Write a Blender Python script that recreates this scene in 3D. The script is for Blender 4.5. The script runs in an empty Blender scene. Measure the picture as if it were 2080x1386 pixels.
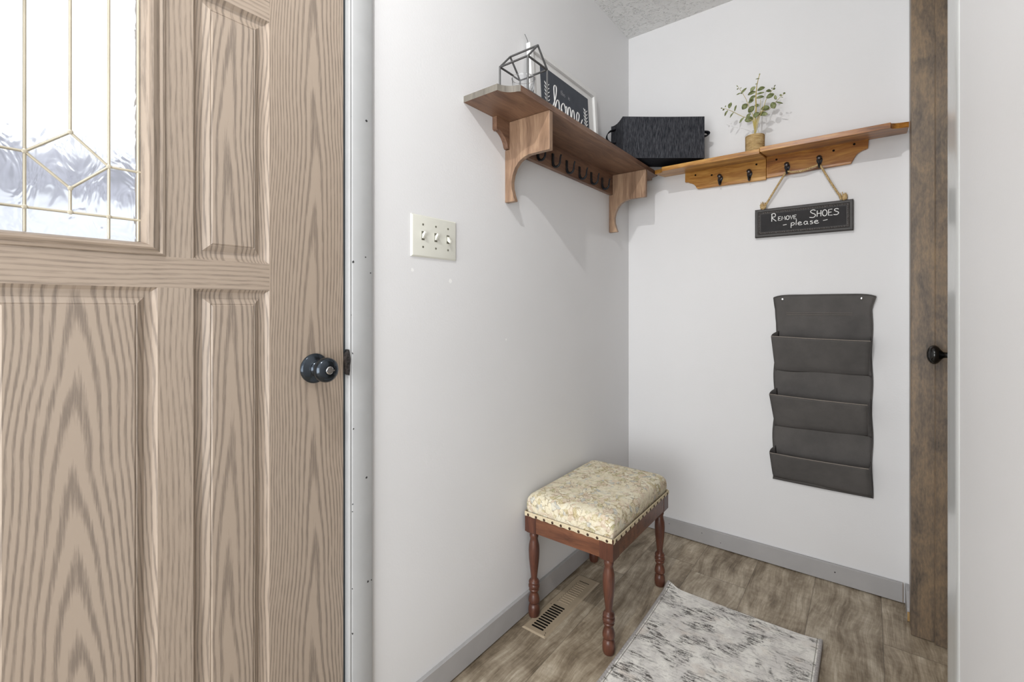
import bpy, math, random
from mathutils import Vector, Matrix
random.seed(7)
C = bpy.context.scene.collection
PI = math.pi
sc = bpy.context.scene

# ------------------------------------------------------------------ camera, world, lights, exposure
cam = bpy.data.cameras.new('camera'); camo = bpy.data.objects.new('camera', cam); C.objects.link(camo)
camo.location = (0.967, -2.222, 1.0825); camo.rotation_euler = (PI/2, 0, math.radians(37.651))
cam.sensor_width = 36; cam.lens = 941/2080*36; cam.shift_y = -68/2080; cam.clip_start = 0.01
sc.camera = camo
sc.view_settings.view_transform = 'Standard'; sc.view_settings.look = 'None'
sc.view_settings.gamma = 1; sc.view_settings.use_curve_mapping = False
sc.view_settings.exposure = 0.0

w = bpy.data.worlds.new('world'); sc.world = w; w.use_nodes = True
bg = w.node_tree.nodes['Background']; bg.inputs[0].default_value = (0.93, 0.96, 1.0, 1); bg.inputs[1].default_value = 1.5

def lamp(name, kind, loc, energy, color=(1, 1, 1), size=0.1, size_y=None, rot=(0, 0, 0)):
    l = bpy.data.lights.new(name, kind); l.energy = energy; l.color = color
    if kind == 'AREA':
        l.size = size
        if size_y: l.shape = 'RECTANGLE'; l.size_y = size_y
    else: l.shadow_soft_size = size
    o = bpy.data.objects.new(name, l); C.objects.link(o); o.location = loc; o.rotation_euler = rot
    return o
cl_ = lamp('ceiling_lamp', 'SPOT', (0.60, -2.30, 2.39), 46, (1.0, 0.99, 0.98), 0.014)                    # the bulb above the entry
cl_.data.spot_size = math.radians(142); cl_.data.spot_blend = 1.0
cl_.rotation_euler = Vector((-.25, 2.0, -1.45)).to_track_quat('-Z', 'Y').to_euler()   # added cone falloff: favours the coat corner, dims the wall by the door
lamp('fill_light', 'AREA', (1.0, -3.8, 1.0), 56, (0.985, 0.992, 1.0), 2.0, 1.6, (PI/2+.3, 0, 0))       # added soft fill behind the camera, lifts the ceiling and shaded sides

# ------------------------------------------------------------------ materials
def srgb(r, g, b):
    f = lambda c: (c/255/12.92) if c/255 <= 0.04045 else ((c/255+0.055)/1.055)**2.4
    return (f(r), f(g), f(b), 1)

class NT:
    def __init__(s, name, rough=0.5, spec=0.5, metal=0.0):
        s.m = bpy.data.materials.new(name); s.m.use_nodes = True
        s.t = s.m.node_tree; s.b = s.t.nodes['Principled BSDF']
        s.b.inputs['Roughness'].default_value = rough
        s.b.inputs['Specular IOR Level'].default_value = spec
        s.b.inputs['Metallic'].default_value = metal
        s._tc = None
    def n(s, typ, **kw):
        nd = s.t.nodes.new(typ)
        for k, v in kw.items(): setattr(nd, k, v)
        return nd
    def put(s, sock, v):
        if isinstance(v, bpy.types.NodeSocket): s.t.links.new(v, sock)
        elif v is not None:
            if sock.type == 'RGBA' and not hasattr(v, '__len__'): v = (v, v, v, 1)
            sock.default_value = v
    def obj(s):
        if not s._tc: s._tc = s.n('ShaderNodeTexCoord')
        return s._tc.outputs['Object']
    def map(s, scale=(1, 1, 1), loc=(0, 0, 0), rot=(0, 0, 0), vec=None):
        nd = s.n('ShaderNodeMapping'); s.put(nd.inputs[0], vec or s.obj())
        nd.inputs['Scale'].default_value = scale; nd.inputs['Location'].default_value = loc; nd.inputs['Rotation'].default_value = rot
        return nd.outputs[0]
    def noise(s, vec, scale=5, detail=3, rough=0.5, dist=0.0, col=False):
        nd = s.n('ShaderNodeTexNoise'); s.put(nd.inputs['Vector'], vec)
        nd.inputs['Scale'].default_value = scale; nd.inputs['Detail'].default_value = detail
        nd.inputs['Roughness'].default_value = rough; nd.inputs['Distortion'].default_value = dist
        return nd.outputs['Color' if col else 'Fac']
    def math(s, op, a, b=None, c=None, clamp=False):
        nd = s.n('ShaderNodeMath', operation=op, use_clamp=clamp)
        for i, v in enumerate((a, b, c)):
            if v is not None: s.put(nd.inputs[i], v)
        return nd.outputs[0]
    def ramp(s, fac, stops):
        nd = s.n('ShaderNodeValToRGB'); s.put(nd.inputs[0], fac)
        e = nd.color_ramp.elements
        while len(e) < len(stops): e.new(0.5)
        for i, (p, c) in enumerate(stops):
            e[i].position = p; e[i].color = c if hasattr(c, '__len__') else (c, c, c, 1)
        return nd.outputs[0]
    def mix(s, f, a, b, mode='MIX'):
        nd = s.n('ShaderNodeMix', data_type='RGBA', blend_type=mode)
        s.put(nd.inputs[0], f); s.put(nd.inputs[6], a); s.put(nd.inputs[7], b)
        return nd.outputs[2]
    def sep(s, v):
        nd = s.n('ShaderNodeSeparateXYZ'); s.put(nd.inputs[0], v); return nd.outputs
    def comb(s, x, y, z):
        nd = s.n('ShaderNodeCombineXYZ')
        for i, v in enumerate((x, y, z)): s.put(nd.inputs[i], v)
        return nd.outputs[0]
    def vadd(s, a, b, op='ADD'):
        nd = s.n('ShaderNodeVectorMath', operation=op); s.put(nd.inputs[0], a); s.put(nd.inputs[1], b); return nd.outputs[0]
    def vdist(s, a, b):
        nd = s.n('ShaderNodeVectorMath', operation='DISTANCE'); s.put(nd.inputs[0], a); s.put(nd.inputs[1], b); return nd.outputs['Value']
    def bump(s, h, strength=0.3, dist=0.001, prev=None):
        nd = s.n('ShaderNodeBump'); s.put(nd.inputs['Height'], h)
        nd.inputs['Strength'].default_value = strength; nd.inputs['Distance'].default_value = dist
        if prev: s.put(nd.inputs['Normal'], prev)
        s.put(s.b.inputs['Normal'], nd.outputs[0]); return nd.outputs[0]
    def color(s, v): s.put(s.b.inputs['Base Color'], v)
    def rough(s, v): s.put(s.b.inputs['Roughness'], v)
    def spots(s, base, col, pts):
        """small marks of their own shape at fixed places: pts = (x, y, z, radius)"""
        f = None
        wob = s.vadd(s.obj(), s.vadd(s.noise(s.obj(), 300, 1, col=True), (0.004, 0.004, 0.004), 'MULTIPLY'))
        for x, y, z, r in pts:
            d = s.vdist(wob, (x+.002, y+.002, z+.002)); k = s.math('LESS_THAN', d, r)
            f = k if f is None else s.math('MAXIMUM', f, k)
        return s.mix(f, base, col)

def plain(name, col, rough=0.5, spec=0.5, metal=0.0, var=0.06, vs=30, bump=0.0, bs=300):
    n = NT(name, rough, spec, metal)
    f = n.noise(n.obj(), vs, 3)
    dark = tuple(c*(1-var) for c in col[:3]) + (1,); lite = tuple(min(1, c*(1+var)) for c in col[:3]) + (1,)
    n.color(n.ramp(f, [(0.3, dark), (0.7, lite)]))
    if bump: n.bump(n.noise(n.obj(), bs, 3), bump, 0.001)
    return n.m

def wall_mat():
    n = NT('wall_paint', 0.55, 0.35)
    f = n.noise(n.obj(), 2.2, 3)
    c = n.ramp(f, [(0.3, (0.745, 0.745, 0.75, 1)), (0.7, (0.77, 0.77, 0.775, 1))])
    c = n.spots(c, (0.88, 0.88, 0.87, 1), [(0, -1.263, 1.16, .0065), (0, -1.404, 1.183, .005), (0, -1.001, .975, .004)])
    n.color(c)
    h = n.noise(n.obj(), 160, 3, 0.55); n.bump(h, 0.22, 0.0012)
    return n.m
M_WALL = wall_mat()

def ceil_mat():
    n = NT('ceiling_texture', 0.9, 0.1)
    v = n.n('ShaderNodeTexVoronoi'); n.put(v.inputs['Vector'], n.vadd(n.obj(), n.vadd(n.noise(n.obj(), 60, 2, col=True), (.02, .02, .02), 'MULTIPLY')))
    v.inputs['Scale'].default_value = 120
    h = n.ramp(v.outputs['Distance'], [(0.0, 1.0), (0.55, 0.0)])
    h2 = n.math('MULTIPLY', h, n.ramp(n.noise(n.obj(), 60, 3), [(0.42, 0.0), (0.58, 1.0)]))
    n.color(n.mix(h2, (0.80, 0.80, 0.79, 1), (0.96, 0.96, 0.95, 1)))
    n.bump(h2, .9, 0.006)
    return n.m
M_CEIL = ceil_mat()

def grey_paint(name, col, pts=None):
    n = NT(name, 0.4, 0.5)
    f = n.noise(n.map((1, 1, 1)), 14, 3)
    c = n.ramp(f, [(0.3, tuple(x*.96 for x in col)+(1,)), (0.7, tuple(x*1.03 for x in col)+(1,))])
    if pts: c = n.spots(c, (0.03, 0.03, 0.03, 1), pts)
    n.color(c); n.bump(n.noise(n.obj(), 180, 2), 0.08, 0.001)
    return n.m
M_BASE = grey_paint('baseboard_paint', (0.40, 0.392, 0.392), [(.21, -.013, .05, .002), (.36, -.013, .05, .002), (.86, -.013, .045, .0025), (.44, -.013, .03, .0015)])
SP = [(-1.596,1.528,.0022),(-1.556,1.53,.0028),(-1.592,1.189,.003),(-1.559,1.203,.002),(-1.545,1.166,.002),(-1.596,1.065,.0018),(-1.594,.976,.0018),
      (-1.591,.799,.0022),(-1.556,.675,.0028),(-1.594,.623,.002),(-1.594,.606,.002),(-1.552,.424,.0026),(-1.542,.423,.002),(-1.595,.426,.0018),(-1.594,.321,.0022)]
M_CASE = grey_paint('casing_paint', (0.44, 0.447, 0.45), [(.013, y+1.56, z, r) for y, z, r in SP])
M_WHITE_TRIM = plain('glossy_white_trim', (0.52, 0.53, 0.52, 1), 0.2, 0.6, var=.03, vs=8)

def floor_mat():
    n = NT('vinyl_plank', 0.42, 0.4)
    x, y, z = n.sep(n.obj())
    # planks run along y; rows 0.2055 wide, staggered
    row = n.math('FLOOR', n.math('DIVIDE', n.math('ADD', x, 0.0255), 0.2055))
    fx = n.math('FRACT', n.math('DIVIDE', n.math('ADD', x, 0.0255), 0.2055))
    off = n.math('MULTIPLY', n.math('FRACT', n.math('MULTIPLY', n.math('SINE', n.math('MULTIPLY', row, 12.9898)), 437.58)), 1.22)
    yy = n.math('DIVIDE', n.math('ADD', n.math('ADD', y, 10.22), off), 1.22)
    fy = n.math('FRACT', yy); col = n.math('FLOOR', yy)
    rnd = n.math('FRACT', n.math('ABSOLUTE', n.math('MULTIPLY', n.math('SINE', n.math('ADD', n.math('MULTIPLY', row, 78.233), n.math('MULTIPLY', col, 37.719))), 43.7585)))
    seam = n.math('MAXIMUM', n.math('LESS_THAN', n.math('MINIMUM', fx, n.math('SUBTRACT', 1.0, fx)), 0.006),
                  n.math('LESS_THAN', n.math('MINIMUM', fy, n.math('SUBTRACT', 1.0, fy)), 0.0012))
    shift = n.comb(n.math('MULTIPLY', rnd, 7.0), n.math('MULTIPLY', rnd, 23.0), 0.0)
    v = n.vadd(n.obj(), shift)
    warp = n.vadd(n.vadd(n.noise(n.map((5, 2.2, 1), vec=v), 1.0, 2, .5, col=True), (-.5, -.5, -.5)), (.11, .06, 0), 'MULTIPLY')
    vw = n.vadd(v, warp)
    g1 = n.noise(n.map((30, 2.6, 1), vec=vw), 1.0, 6, .68)          # long grain
    g2 = n.noise(n.map((230, 14, 1), vec=vw), 1.0, 3, .6)           # fine pores
    blot = n.noise(n.map((10, 5.5, 1), vec=v), 1.0, 4, .6, .35)     # smoky patches
    saw = n.noise(n.map((34, 60, 1), vec=v), 1.0, 4, .7)            # mottling
    t = n.math('ADD', n.math('MULTIPLY', g1, .40), n.math('ADD', n.math('MULTIPLY', blot, .36), n.math('ADD', n.math('MULTIPLY', g2, .14), n.math('MULTIPLY', saw, .10))))
    c = n.ramp(t, [(0.37, srgb(96, 83, 68)), (0.45, srgb(140, 126, 107)), (0.53, srgb(178, 164, 144)), (0.62, srgb(220, 210, 192))])
    tone = n.math('ADD', 0.84, n.math('MULTIPLY', rnd, 0.26))
    c = n.mix(1.0, c, n.comb(tone, tone, n.math('MULTIPLY', tone, .985)), 'MULTIPLY')
    c = n.mix(n.math('MULTIPLY', seam, .45), c, srgb(62, 54, 46))
    n.color(c)
    n.rough(n.ramp(g1, [(.3, .5), (.7, .36)]))
    n.bump(n.math('SUBTRACT', n.math('MULTIPLY', t, .35), seam), 0.25, 0.0012)
    return n.m
M_FLOOR = floor_mat()

def oak(name, kind, yc=0.0, A=70.0, zs=0.115, warpz=.05, seed=0.0):
    """embossed oak grain of the fibreglass door: 'v' cathedral arches about y = yc, 's' straight vertical, 'h' straight horizontal"""
    n = NT(name, 0.44, 0.45)
    x, y, z = n.sep(n.obj())
    if kind == 'h': a, l = z, y
    else: a, l = y, z
    sh = n.comb(seed, seed*1.7, seed*2.3)
    al = n.vadd(n.comb(a, l, 0.0), sh)
    slow = n.noise(n.map((9, 1.5, 1), vec=al), 1.0, 2)
    if kind == 'v':
        u = n.math('SUBTRACT', n.math('ADD', a, n.math('MULTIPLY', n.math('SUBTRACT', n.noise(n.map((3, 2.2, 1), vec=al), 1, 2), .5), .05)), yc)
        f = n.math('ADD', n.math('MULTIPLY', n.math('POWER', n.math('ABSOLUTE', u), 1.6), A), l)
        f = n.math('ADD', f, n.math('MULTIPLY', n.math('SUBTRACT', slow, .5), warpz*3))
        f = n.math('DIVIDE', f, zs)
    else:
        f = n.math('DIVIDE', n.math('ADD', a, n.math('MULTIPLY', n.math('SUBTRACT', n.noise(n.map((2.5, 1.6, 1), vec=al), 1, 2), .5), .06)), 0.0085)
    s = n.math('ADD', n.math('MULTIPLY', n.math('SINE', n.math('MULTIPLY', f, 2*PI)), .5), .5)
    if kind != 'v': s = n.math('ADD', n.math('MULTIPLY', s, .55), n.math('MULTIPLY', n.noise(n.map((230, 3, 1), vec=al), 1, 3), .45))
    pores = n.ramp(n.noise(n.map((430, 20, 1), vec=al), 1.0, 3, .65), [(.36, 0.0), (.64, 1.0)])
    m = n.math('ADD', n.math('MULTIPLY', s, .66), n.math('MULTIPLY', pores, .34))
    k = n.ramp(m, [(.44, 0.0), (.86, 1.0)])
    big = n.noise(n.map((3, .8, 1), vec=al), 1, 2)
    c = n.mix(k, srgb(168, 153, 138), srgb(128, 116, 105))
    c = n.mix(n.math('MULTIPLY', n.ramp(big, [(.35, 0.0), (.7, 1.0)]), .25), c, srgb(150, 130, 110))
    n.color(c)
    n.bump(n.math('SUBTRACT', 1.0, k), 0.12, 0.0006)
    return n.m
M_OAK_BIG = oak('oak_cathedral_large', 'v', -.068, 48, .13)
M_OAK_SMALL = oak('oak_cathedral_small', 'v', .148, 150, .26, .07, 3.1)
M_OAK_STILE = oak('oak_cathedral_stile', 'v', .318, 120, .24, .08, 5.7)
M_OAK_S = oak('oak_straight', 's', seed=1.3)
M_OAK_H = oak('oak_crosswise', 'h', seed=8.2)

def stain(name, dark, mid, lite, axis='y', rough=0.4, knots=0.0, seed=0.0, blot=.3):
    """stained pine; axis = direction of the grain"""
    n = NT(name, rough, 0.45)
    lo, hi = 2.2, 34.0
    sc_ = {'x': (lo, hi, hi), 'y': (hi, lo, hi), 'z': (hi, hi, lo)}[axis]
    v = n.map((1, 1, 1), loc=(seed, seed*1.3, seed*.7))
    w_ = n.vadd(v, n.vadd(n.vadd(n.noise(v, 5, 2, col=True), (-.5, -.5, -.5)), (.05, .05, .05), 'MULTIPLY'))
    g = n.noise(n.map(sc_, vec=w_), 1.0, 5, .6)
    sf = tuple(q*5 for q in sc_)
    p = n.noise(n.map(sf, vec=w_), 1.0, 2, .6)
    b = n.noise(v, 7, 3)
    t = n.math('ADD', n.math('MULTIPLY', g, .6), n.math('ADD', n.math('MULTIPLY', p, .25), n.math('MULTIPLY', b, .15+blot*.3)))
    c = n.ramp(t, [(.38, dark), (.52, mid), (.68, lite)])
    if knots:
        vo = n.n('ShaderNodeTexVoronoi'); n.put(vo.inputs['Vector'], n.map(tuple(4 if q == lo else 9 for q in sc_), vec=w_)); vo.inputs['Scale'].default_value = 1.0
        c = n.mix(n.ramp(vo.outputs['Distance'], [(.05, knots), (.20, 0.0)]), c, tuple(q*.35 for q in dark[:3])+(1,))
    n.color(c); n.bump(g, 0.1, 0.0008)
    return n.m
M_SHELF_Y = stain('brown_stain_lengthwise', srgb(80, 58, 48), srgb(110, 82, 66), srgb(138, 106, 84), 'y')
M_SHELF_Z = stain('brown_stain_upright', srgb(108, 84, 66), srgb(142, 114, 92), srgb(176, 147, 120), 'z', seed=2)
M_SHELF_END = stain('weathered_end_grain', srgb(84, 80, 73), srgb(104, 99, 91), srgb(122, 117, 108), 'z', .6, seed=4)
M_HONEY = stain('honey_stain', srgb(112, 72, 30), srgb(164, 112, 48), srgb(208, 160, 84), 'x', .33, .6, seed=1.7)
M_HONEY2 = stain('honey_stain_right', srgb(104, 62, 26), srgb(154, 98, 40), srgb(198, 146, 70), 'x', .33, .8, seed=9.4)
M_MAHOG = stain('stool_mahogany', srgb(56, 33, 27), srgb(82, 50, 39), srgb(106, 66, 50), 'z', .3, seed=3)
M_MAHOG_H = stain('stool_rail_wood', srgb(76, 47, 35), srgb(104, 66, 47), srgb(128, 84, 60), 'x', .33, seed=6)

def jamb_mat():
    n = NT('grey_brown_stained_jamb', 0.4, 0.5)
    v = n.obj()
    g = n.noise(n.map((60, 60, 1.6)), 1, 4, .6)
    b = n.noise(n.map((14, 14, 7)), 1, 4, .65, .8)
    f2 = n.noise(n.map((240, 240, 60)), 1, 2, .6)
    t = n.math('ADD', n.math('MULTIPLY', g, .25), n.math('ADD', n.math('MULTIPLY', b, .5), n.math('MULTIPLY', f2, .25)))
    c = n.ramp(t, [(.36, srgb(82, 74, 66)), (.48, srgb(116, 101, 85)), (.58, srgb(140, 120, 96)), (.68, srgb(158, 134, 100))])
    n.color(c); n.bump(t, .1, .001)
    return n.m
M_JAMB = jamb_mat()

def rug_mat():
    n = NT('distressed_rug', 0.95, 0.05)
    o = n.obj()
    fib = n.noise(n.map((160, 420, 1)), 1, 2, .7)
    streak = n.noise(n.map((26, 150, 1)), 1, 3, .65)
    big = n.noise(n.map((9, 13, 1)), 1, 4, .62, .9)
    med = n.noise(n.map((34, 34, 1)), 1, 3, .6, 1.5)
    c = n.mix(n.ramp(n.noise(o, 18, 3), [(.4, 0.0), (.6, 1.0)]), srgb(250, 248, 242), srgb(230, 227, 223))
    c = n.mix(n.math('MULTIPLY', n.ramp(n.noise(n.map((11, 11, 1), (3, 5, 0)), 1, 3), [(.55, 0.0), (.7, 1.0)]), .45), c, srgb(224, 208, 192))
    sc1 = n.ramp(n.math('ADD', n.math('MULTIPLY', med, .5), n.math('MULTIPLY', streak, .5)), [(.50, 0.0), (.58, 1.0)])
    c = n.mix(n.math('MULTIPLY', sc1, .28), c, srgb(132, 128, 122))
    dk = n.math('MULTIPLY', n.ramp(big, [(.49, 0.0), (.57, 1.0)]), n.ramp(n.math('ADD', n.math('MULTIPLY', streak, .55), n.math('MULTIPLY', fib, .45)), [(.46, 0.0), (.56, 1.0)]))
    c = n.mix(n.math('MULTIPLY', dk, .92), c, srgb(66, 62, 58))
    c = n.mix(n.math('MULTIPLY', n.ramp(fib, [(.35, 1.0), (.5, 0.0)]), .22), c, srgb(150, 146, 140))
    n.color(c); n.bump(fib, .5, .002)
    return n.m
M_RUG = rug_mat()
M_RUGEDGE = plain('rug_binding', srgb(176, 172, 170), .95, .05, var=.15, vs=300, bump=.4, bs=500)

def tapestry():
    n = NT('floral_tapestry', 0.9, 0.1)
    o = n.vadd(n.obj(), n.vadd(n.vadd(n.noise(n.obj(), 22, 3, col=True), (-.5, -.5, -.5)), (.05, .05, .05), 'MULTIPLY'))
    v = n.n('ShaderNodeTexVoronoi'); n.put(v.inputs['Vector'], n.map((1, .8, 1), vec=o)); v.inputs['Scale'].default_value = 66
    e = n.n('ShaderNodeTexVoronoi', feature='DISTANCE_TO_EDGE'); n.put(e.inputs['Vector'], n.map((1, .8, 1), vec=o)); e.inputs['Scale'].default_value = 66
    r = n.sep(v.outputs['Color'])[0]
    r2 = n.n('ShaderNodeValToRGB'); n.put(r2.inputs[0], r); r2.color_ramp.interpolation = 'CONSTANT'
    cols = [(0, srgb(224, 214, 186)), (.26, srgb(212, 194, 168)), (.40, srgb(184, 176, 136)), (.5, srgb(228, 222, 200)), (.66, srgb(186, 186, 178)), (.76, srgb(208, 190, 168)), (.88, srgb(196, 182, 142))]
    el = r2.color_ramp.elements
    while len(el) < len(cols): el.new(.5)
    for i, (p, c) in enumerate(cols): el[i].position = p; el[i].color = c
    c = r2.outputs[0]
    pet = n.noise(n.map((1, 1, 1), vec=o), 120, 2, .6)
    c = n.mix(n.math('MULTIPLY', n.ramp(pet, [(.44, 0.0), (.60, 1.0)]), .55), c, srgb(238, 232, 214))
    line = n.math('MULTIPLY', n.ramp(e.outputs['Distance'], [(.03, 1.0), (.10, 0.0)]), n.ramp(n.noise(n.obj(), 70, 2), [(.42, 0.0), (.55, 1.0)]))
    c = n.mix(n.math('MULTIPLY', line, .6), c, srgb(138, 118, 82))
    cream = n.ramp(n.noise(n.obj(), 13, 3, .6), [(.50, 0.0), (.60, 1.0)])
    c = n.mix(n.math('MULTIPLY', cream, .6), c, srgb(234, 226, 202))
    weave = n.noise(n.obj(), 900, 1)
    n.color(c); n.bump(weave, .3, .0008)
    return n.m
M_TAP = tapestry()
M_GIMP = plain('cream_braid', srgb(214, 200, 170), .9, .1, var=.12, vs=250, bump=.5, bs=500)
M_NAIL = plain('antique_nailhead', srgb(70, 52, 40), .35, .6, .7)

def heather(name, d, l, sc_=(520, 520, 34)):
    n = NT(name, 0.95, 0.1)
    t = n.noise(n.map(sc_), 1, 3, .7)
    n.color(n.ramp(t, [(.4, d), (.66, l)])); n.bump(t, .3, .001)
    return n.m
M_BASKET = heather('heathered_black_fabric', srgb(34, 36, 41), srgb(84, 85, 90))
M_BASKET_D = plain('black_lining', srgb(34, 36, 42), .95, .1, var=.2, vs=120)
M_STRAP = plain('black_webbing', srgb(30, 31, 36), .8, .2, var=.15, vs=200)
def cloth():
    n = NT('charcoal_fabric', 0.9, 0.12)
    t = n.noise(n.map((1, 1, 1)), 7, 4, .6); w_ = n.noise(n.map((500, 500, 300)), 1, 2)
    c = n.ramp(t, [(.3, srgb(86, 84, 83)), (.7, srgb(104, 101, 99))])
    c = n.mix(n.math('MULTIPLY', w_, .25), c, srgb(66, 63, 60)); n.color(c)
    n.bump(n.math('ADD', n.math('MULTIPLY', w_, .12), t), .35, .006)
    return n.m
M_CLOTH = cloth()
M_HEM = plain('fabric_hem', srgb(134, 127, 120), .9, .1, var=.1, vs=200)
M_IRON = plain('black_iron', srgb(40, 42, 46), .42, .5, .6, var=.2, vs=120)
M_IRON_HI = plain('worn_iron', srgb(96, 94, 96), .32, .6, .8, var=.5, vs=160)
M_KNOB = plain('oil_rubbed_bronze', srgb(60, 66, 73), .16, .7, .85, var=.15, vs=40)
M_KNOB_BLK = plain('gloss_black_enamel', srgb(12, 11, 11), .16, .6, 0, var=.1)
M_CHROME = plain('bright_metal', srgb(205, 205, 205), .2, .6, 1.0, var=.05)
M_IVORY = plain('ivory_plastic', srgb(220, 220, 210), .32, .5, var=.015)
M_SLOT = plain('dark_recess', srgb(22, 20, 18), .9, .1, var=.1)
M_SCREW = plain('painted_screw', srgb(120, 118, 105), .4, .5, .3)
M_VENT = plain('tan_enamel', srgb(164, 149, 127), .38, .5, var=.05, vs=20)
M_JUTE = None
def jute(name, ax):
    n = NT(name, .95, .05)
    s_ = {'z': (30, 30, 420), 'n': (260, 260, 260)}[ax]
    t = n.noise(n.map(s_), 1, 3, .6)
    n.color(n.ramp(t, [(.35, srgb(150, 122, 82)), (.5, srgb(192, 166, 120)), (.66, srgb(214, 192, 150))])); n.bump(t, .6, .002)
    return n.m
M_JUTE = jute('jute_twine', 'z'); M_ROPE = jute('jute_rope', 'n')
M_STEM = plain('pale_green_stem', srgb(176, 160, 96), .6, .3, var=.12, vs=80)
def leafm():
    n = NT('eucalyptus_leaf', .55, .35)
    t = n.noise(n.obj(), 60, 3)
    n.color(n.ramp(t, [(.35, srgb(82, 88, 50)), (.5, srgb(116, 124, 80)), (.66, srgb(154, 160, 118))]))
    return n.m
M_LEAF = leafm()
M_BLACKB = plain('blackboard_face', srgb(52, 51, 52), .7, .2, var=.1, vs=25)
M_SIGNRIM = plain('charcoal_wood', srgb(54, 51, 49), .45, .4, var=.18, vs=60, bump=.2)
M_BRAID = plain('carved_rope_edge', srgb(84, 80, 78), .35, .5, var=.25, vs=120)
M_CHALK = plain('white_chalk_ink', (0.86, 0.86, 0.85, 1), .8, .1, var=.03)
M_CHALK_DIM = plain('grey_ink', srgb(128, 128, 132), .8, .1)
M_FRAMEW = plain('white_frame', (0.74, 0.74, 0.73, 1), .45, .4, var=.02)
M_MATB = plain('slate_print', srgb(74, 78, 86), .7, .2, var=.08, vs=30)
M_WAX = plain('candle_wax', (0.82, 0.81, 0.77, 1), .5, .4, var=.02)
M_BRASSCAME = plain('brass_came', srgb(200, 192, 172), .35, .5, .4, var=.08)
M_CAULK = plain('dark_weatherstrip', srgb(52, 58, 62), .6, .3)
M_RAW = stain('raw_wood_end', srgb(120, 88, 48), srgb(168, 134, 84), srgb(196, 168, 120), 'z', .8)
def glassm(name, rough, bs, bstr, dist):
    n = NT(name, rough, .5); n.b.inputs['Transmission Weight'].default_value = 1.0; n.b.inputs['IOR'].default_value = 1.45
    n.color((.97, .98, .99, 1))
    if bstr: n.bump(n.noise(n.map((1, 1, .55)), bs, 2, .5, 1.0), bstr, dist)
    return n.m
M_GLASS = glassm('textured_door_glass', .10, 30, .35, .008)
M_JAR = glassm('clear_glass', .0, 1, 0, 0)

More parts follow.
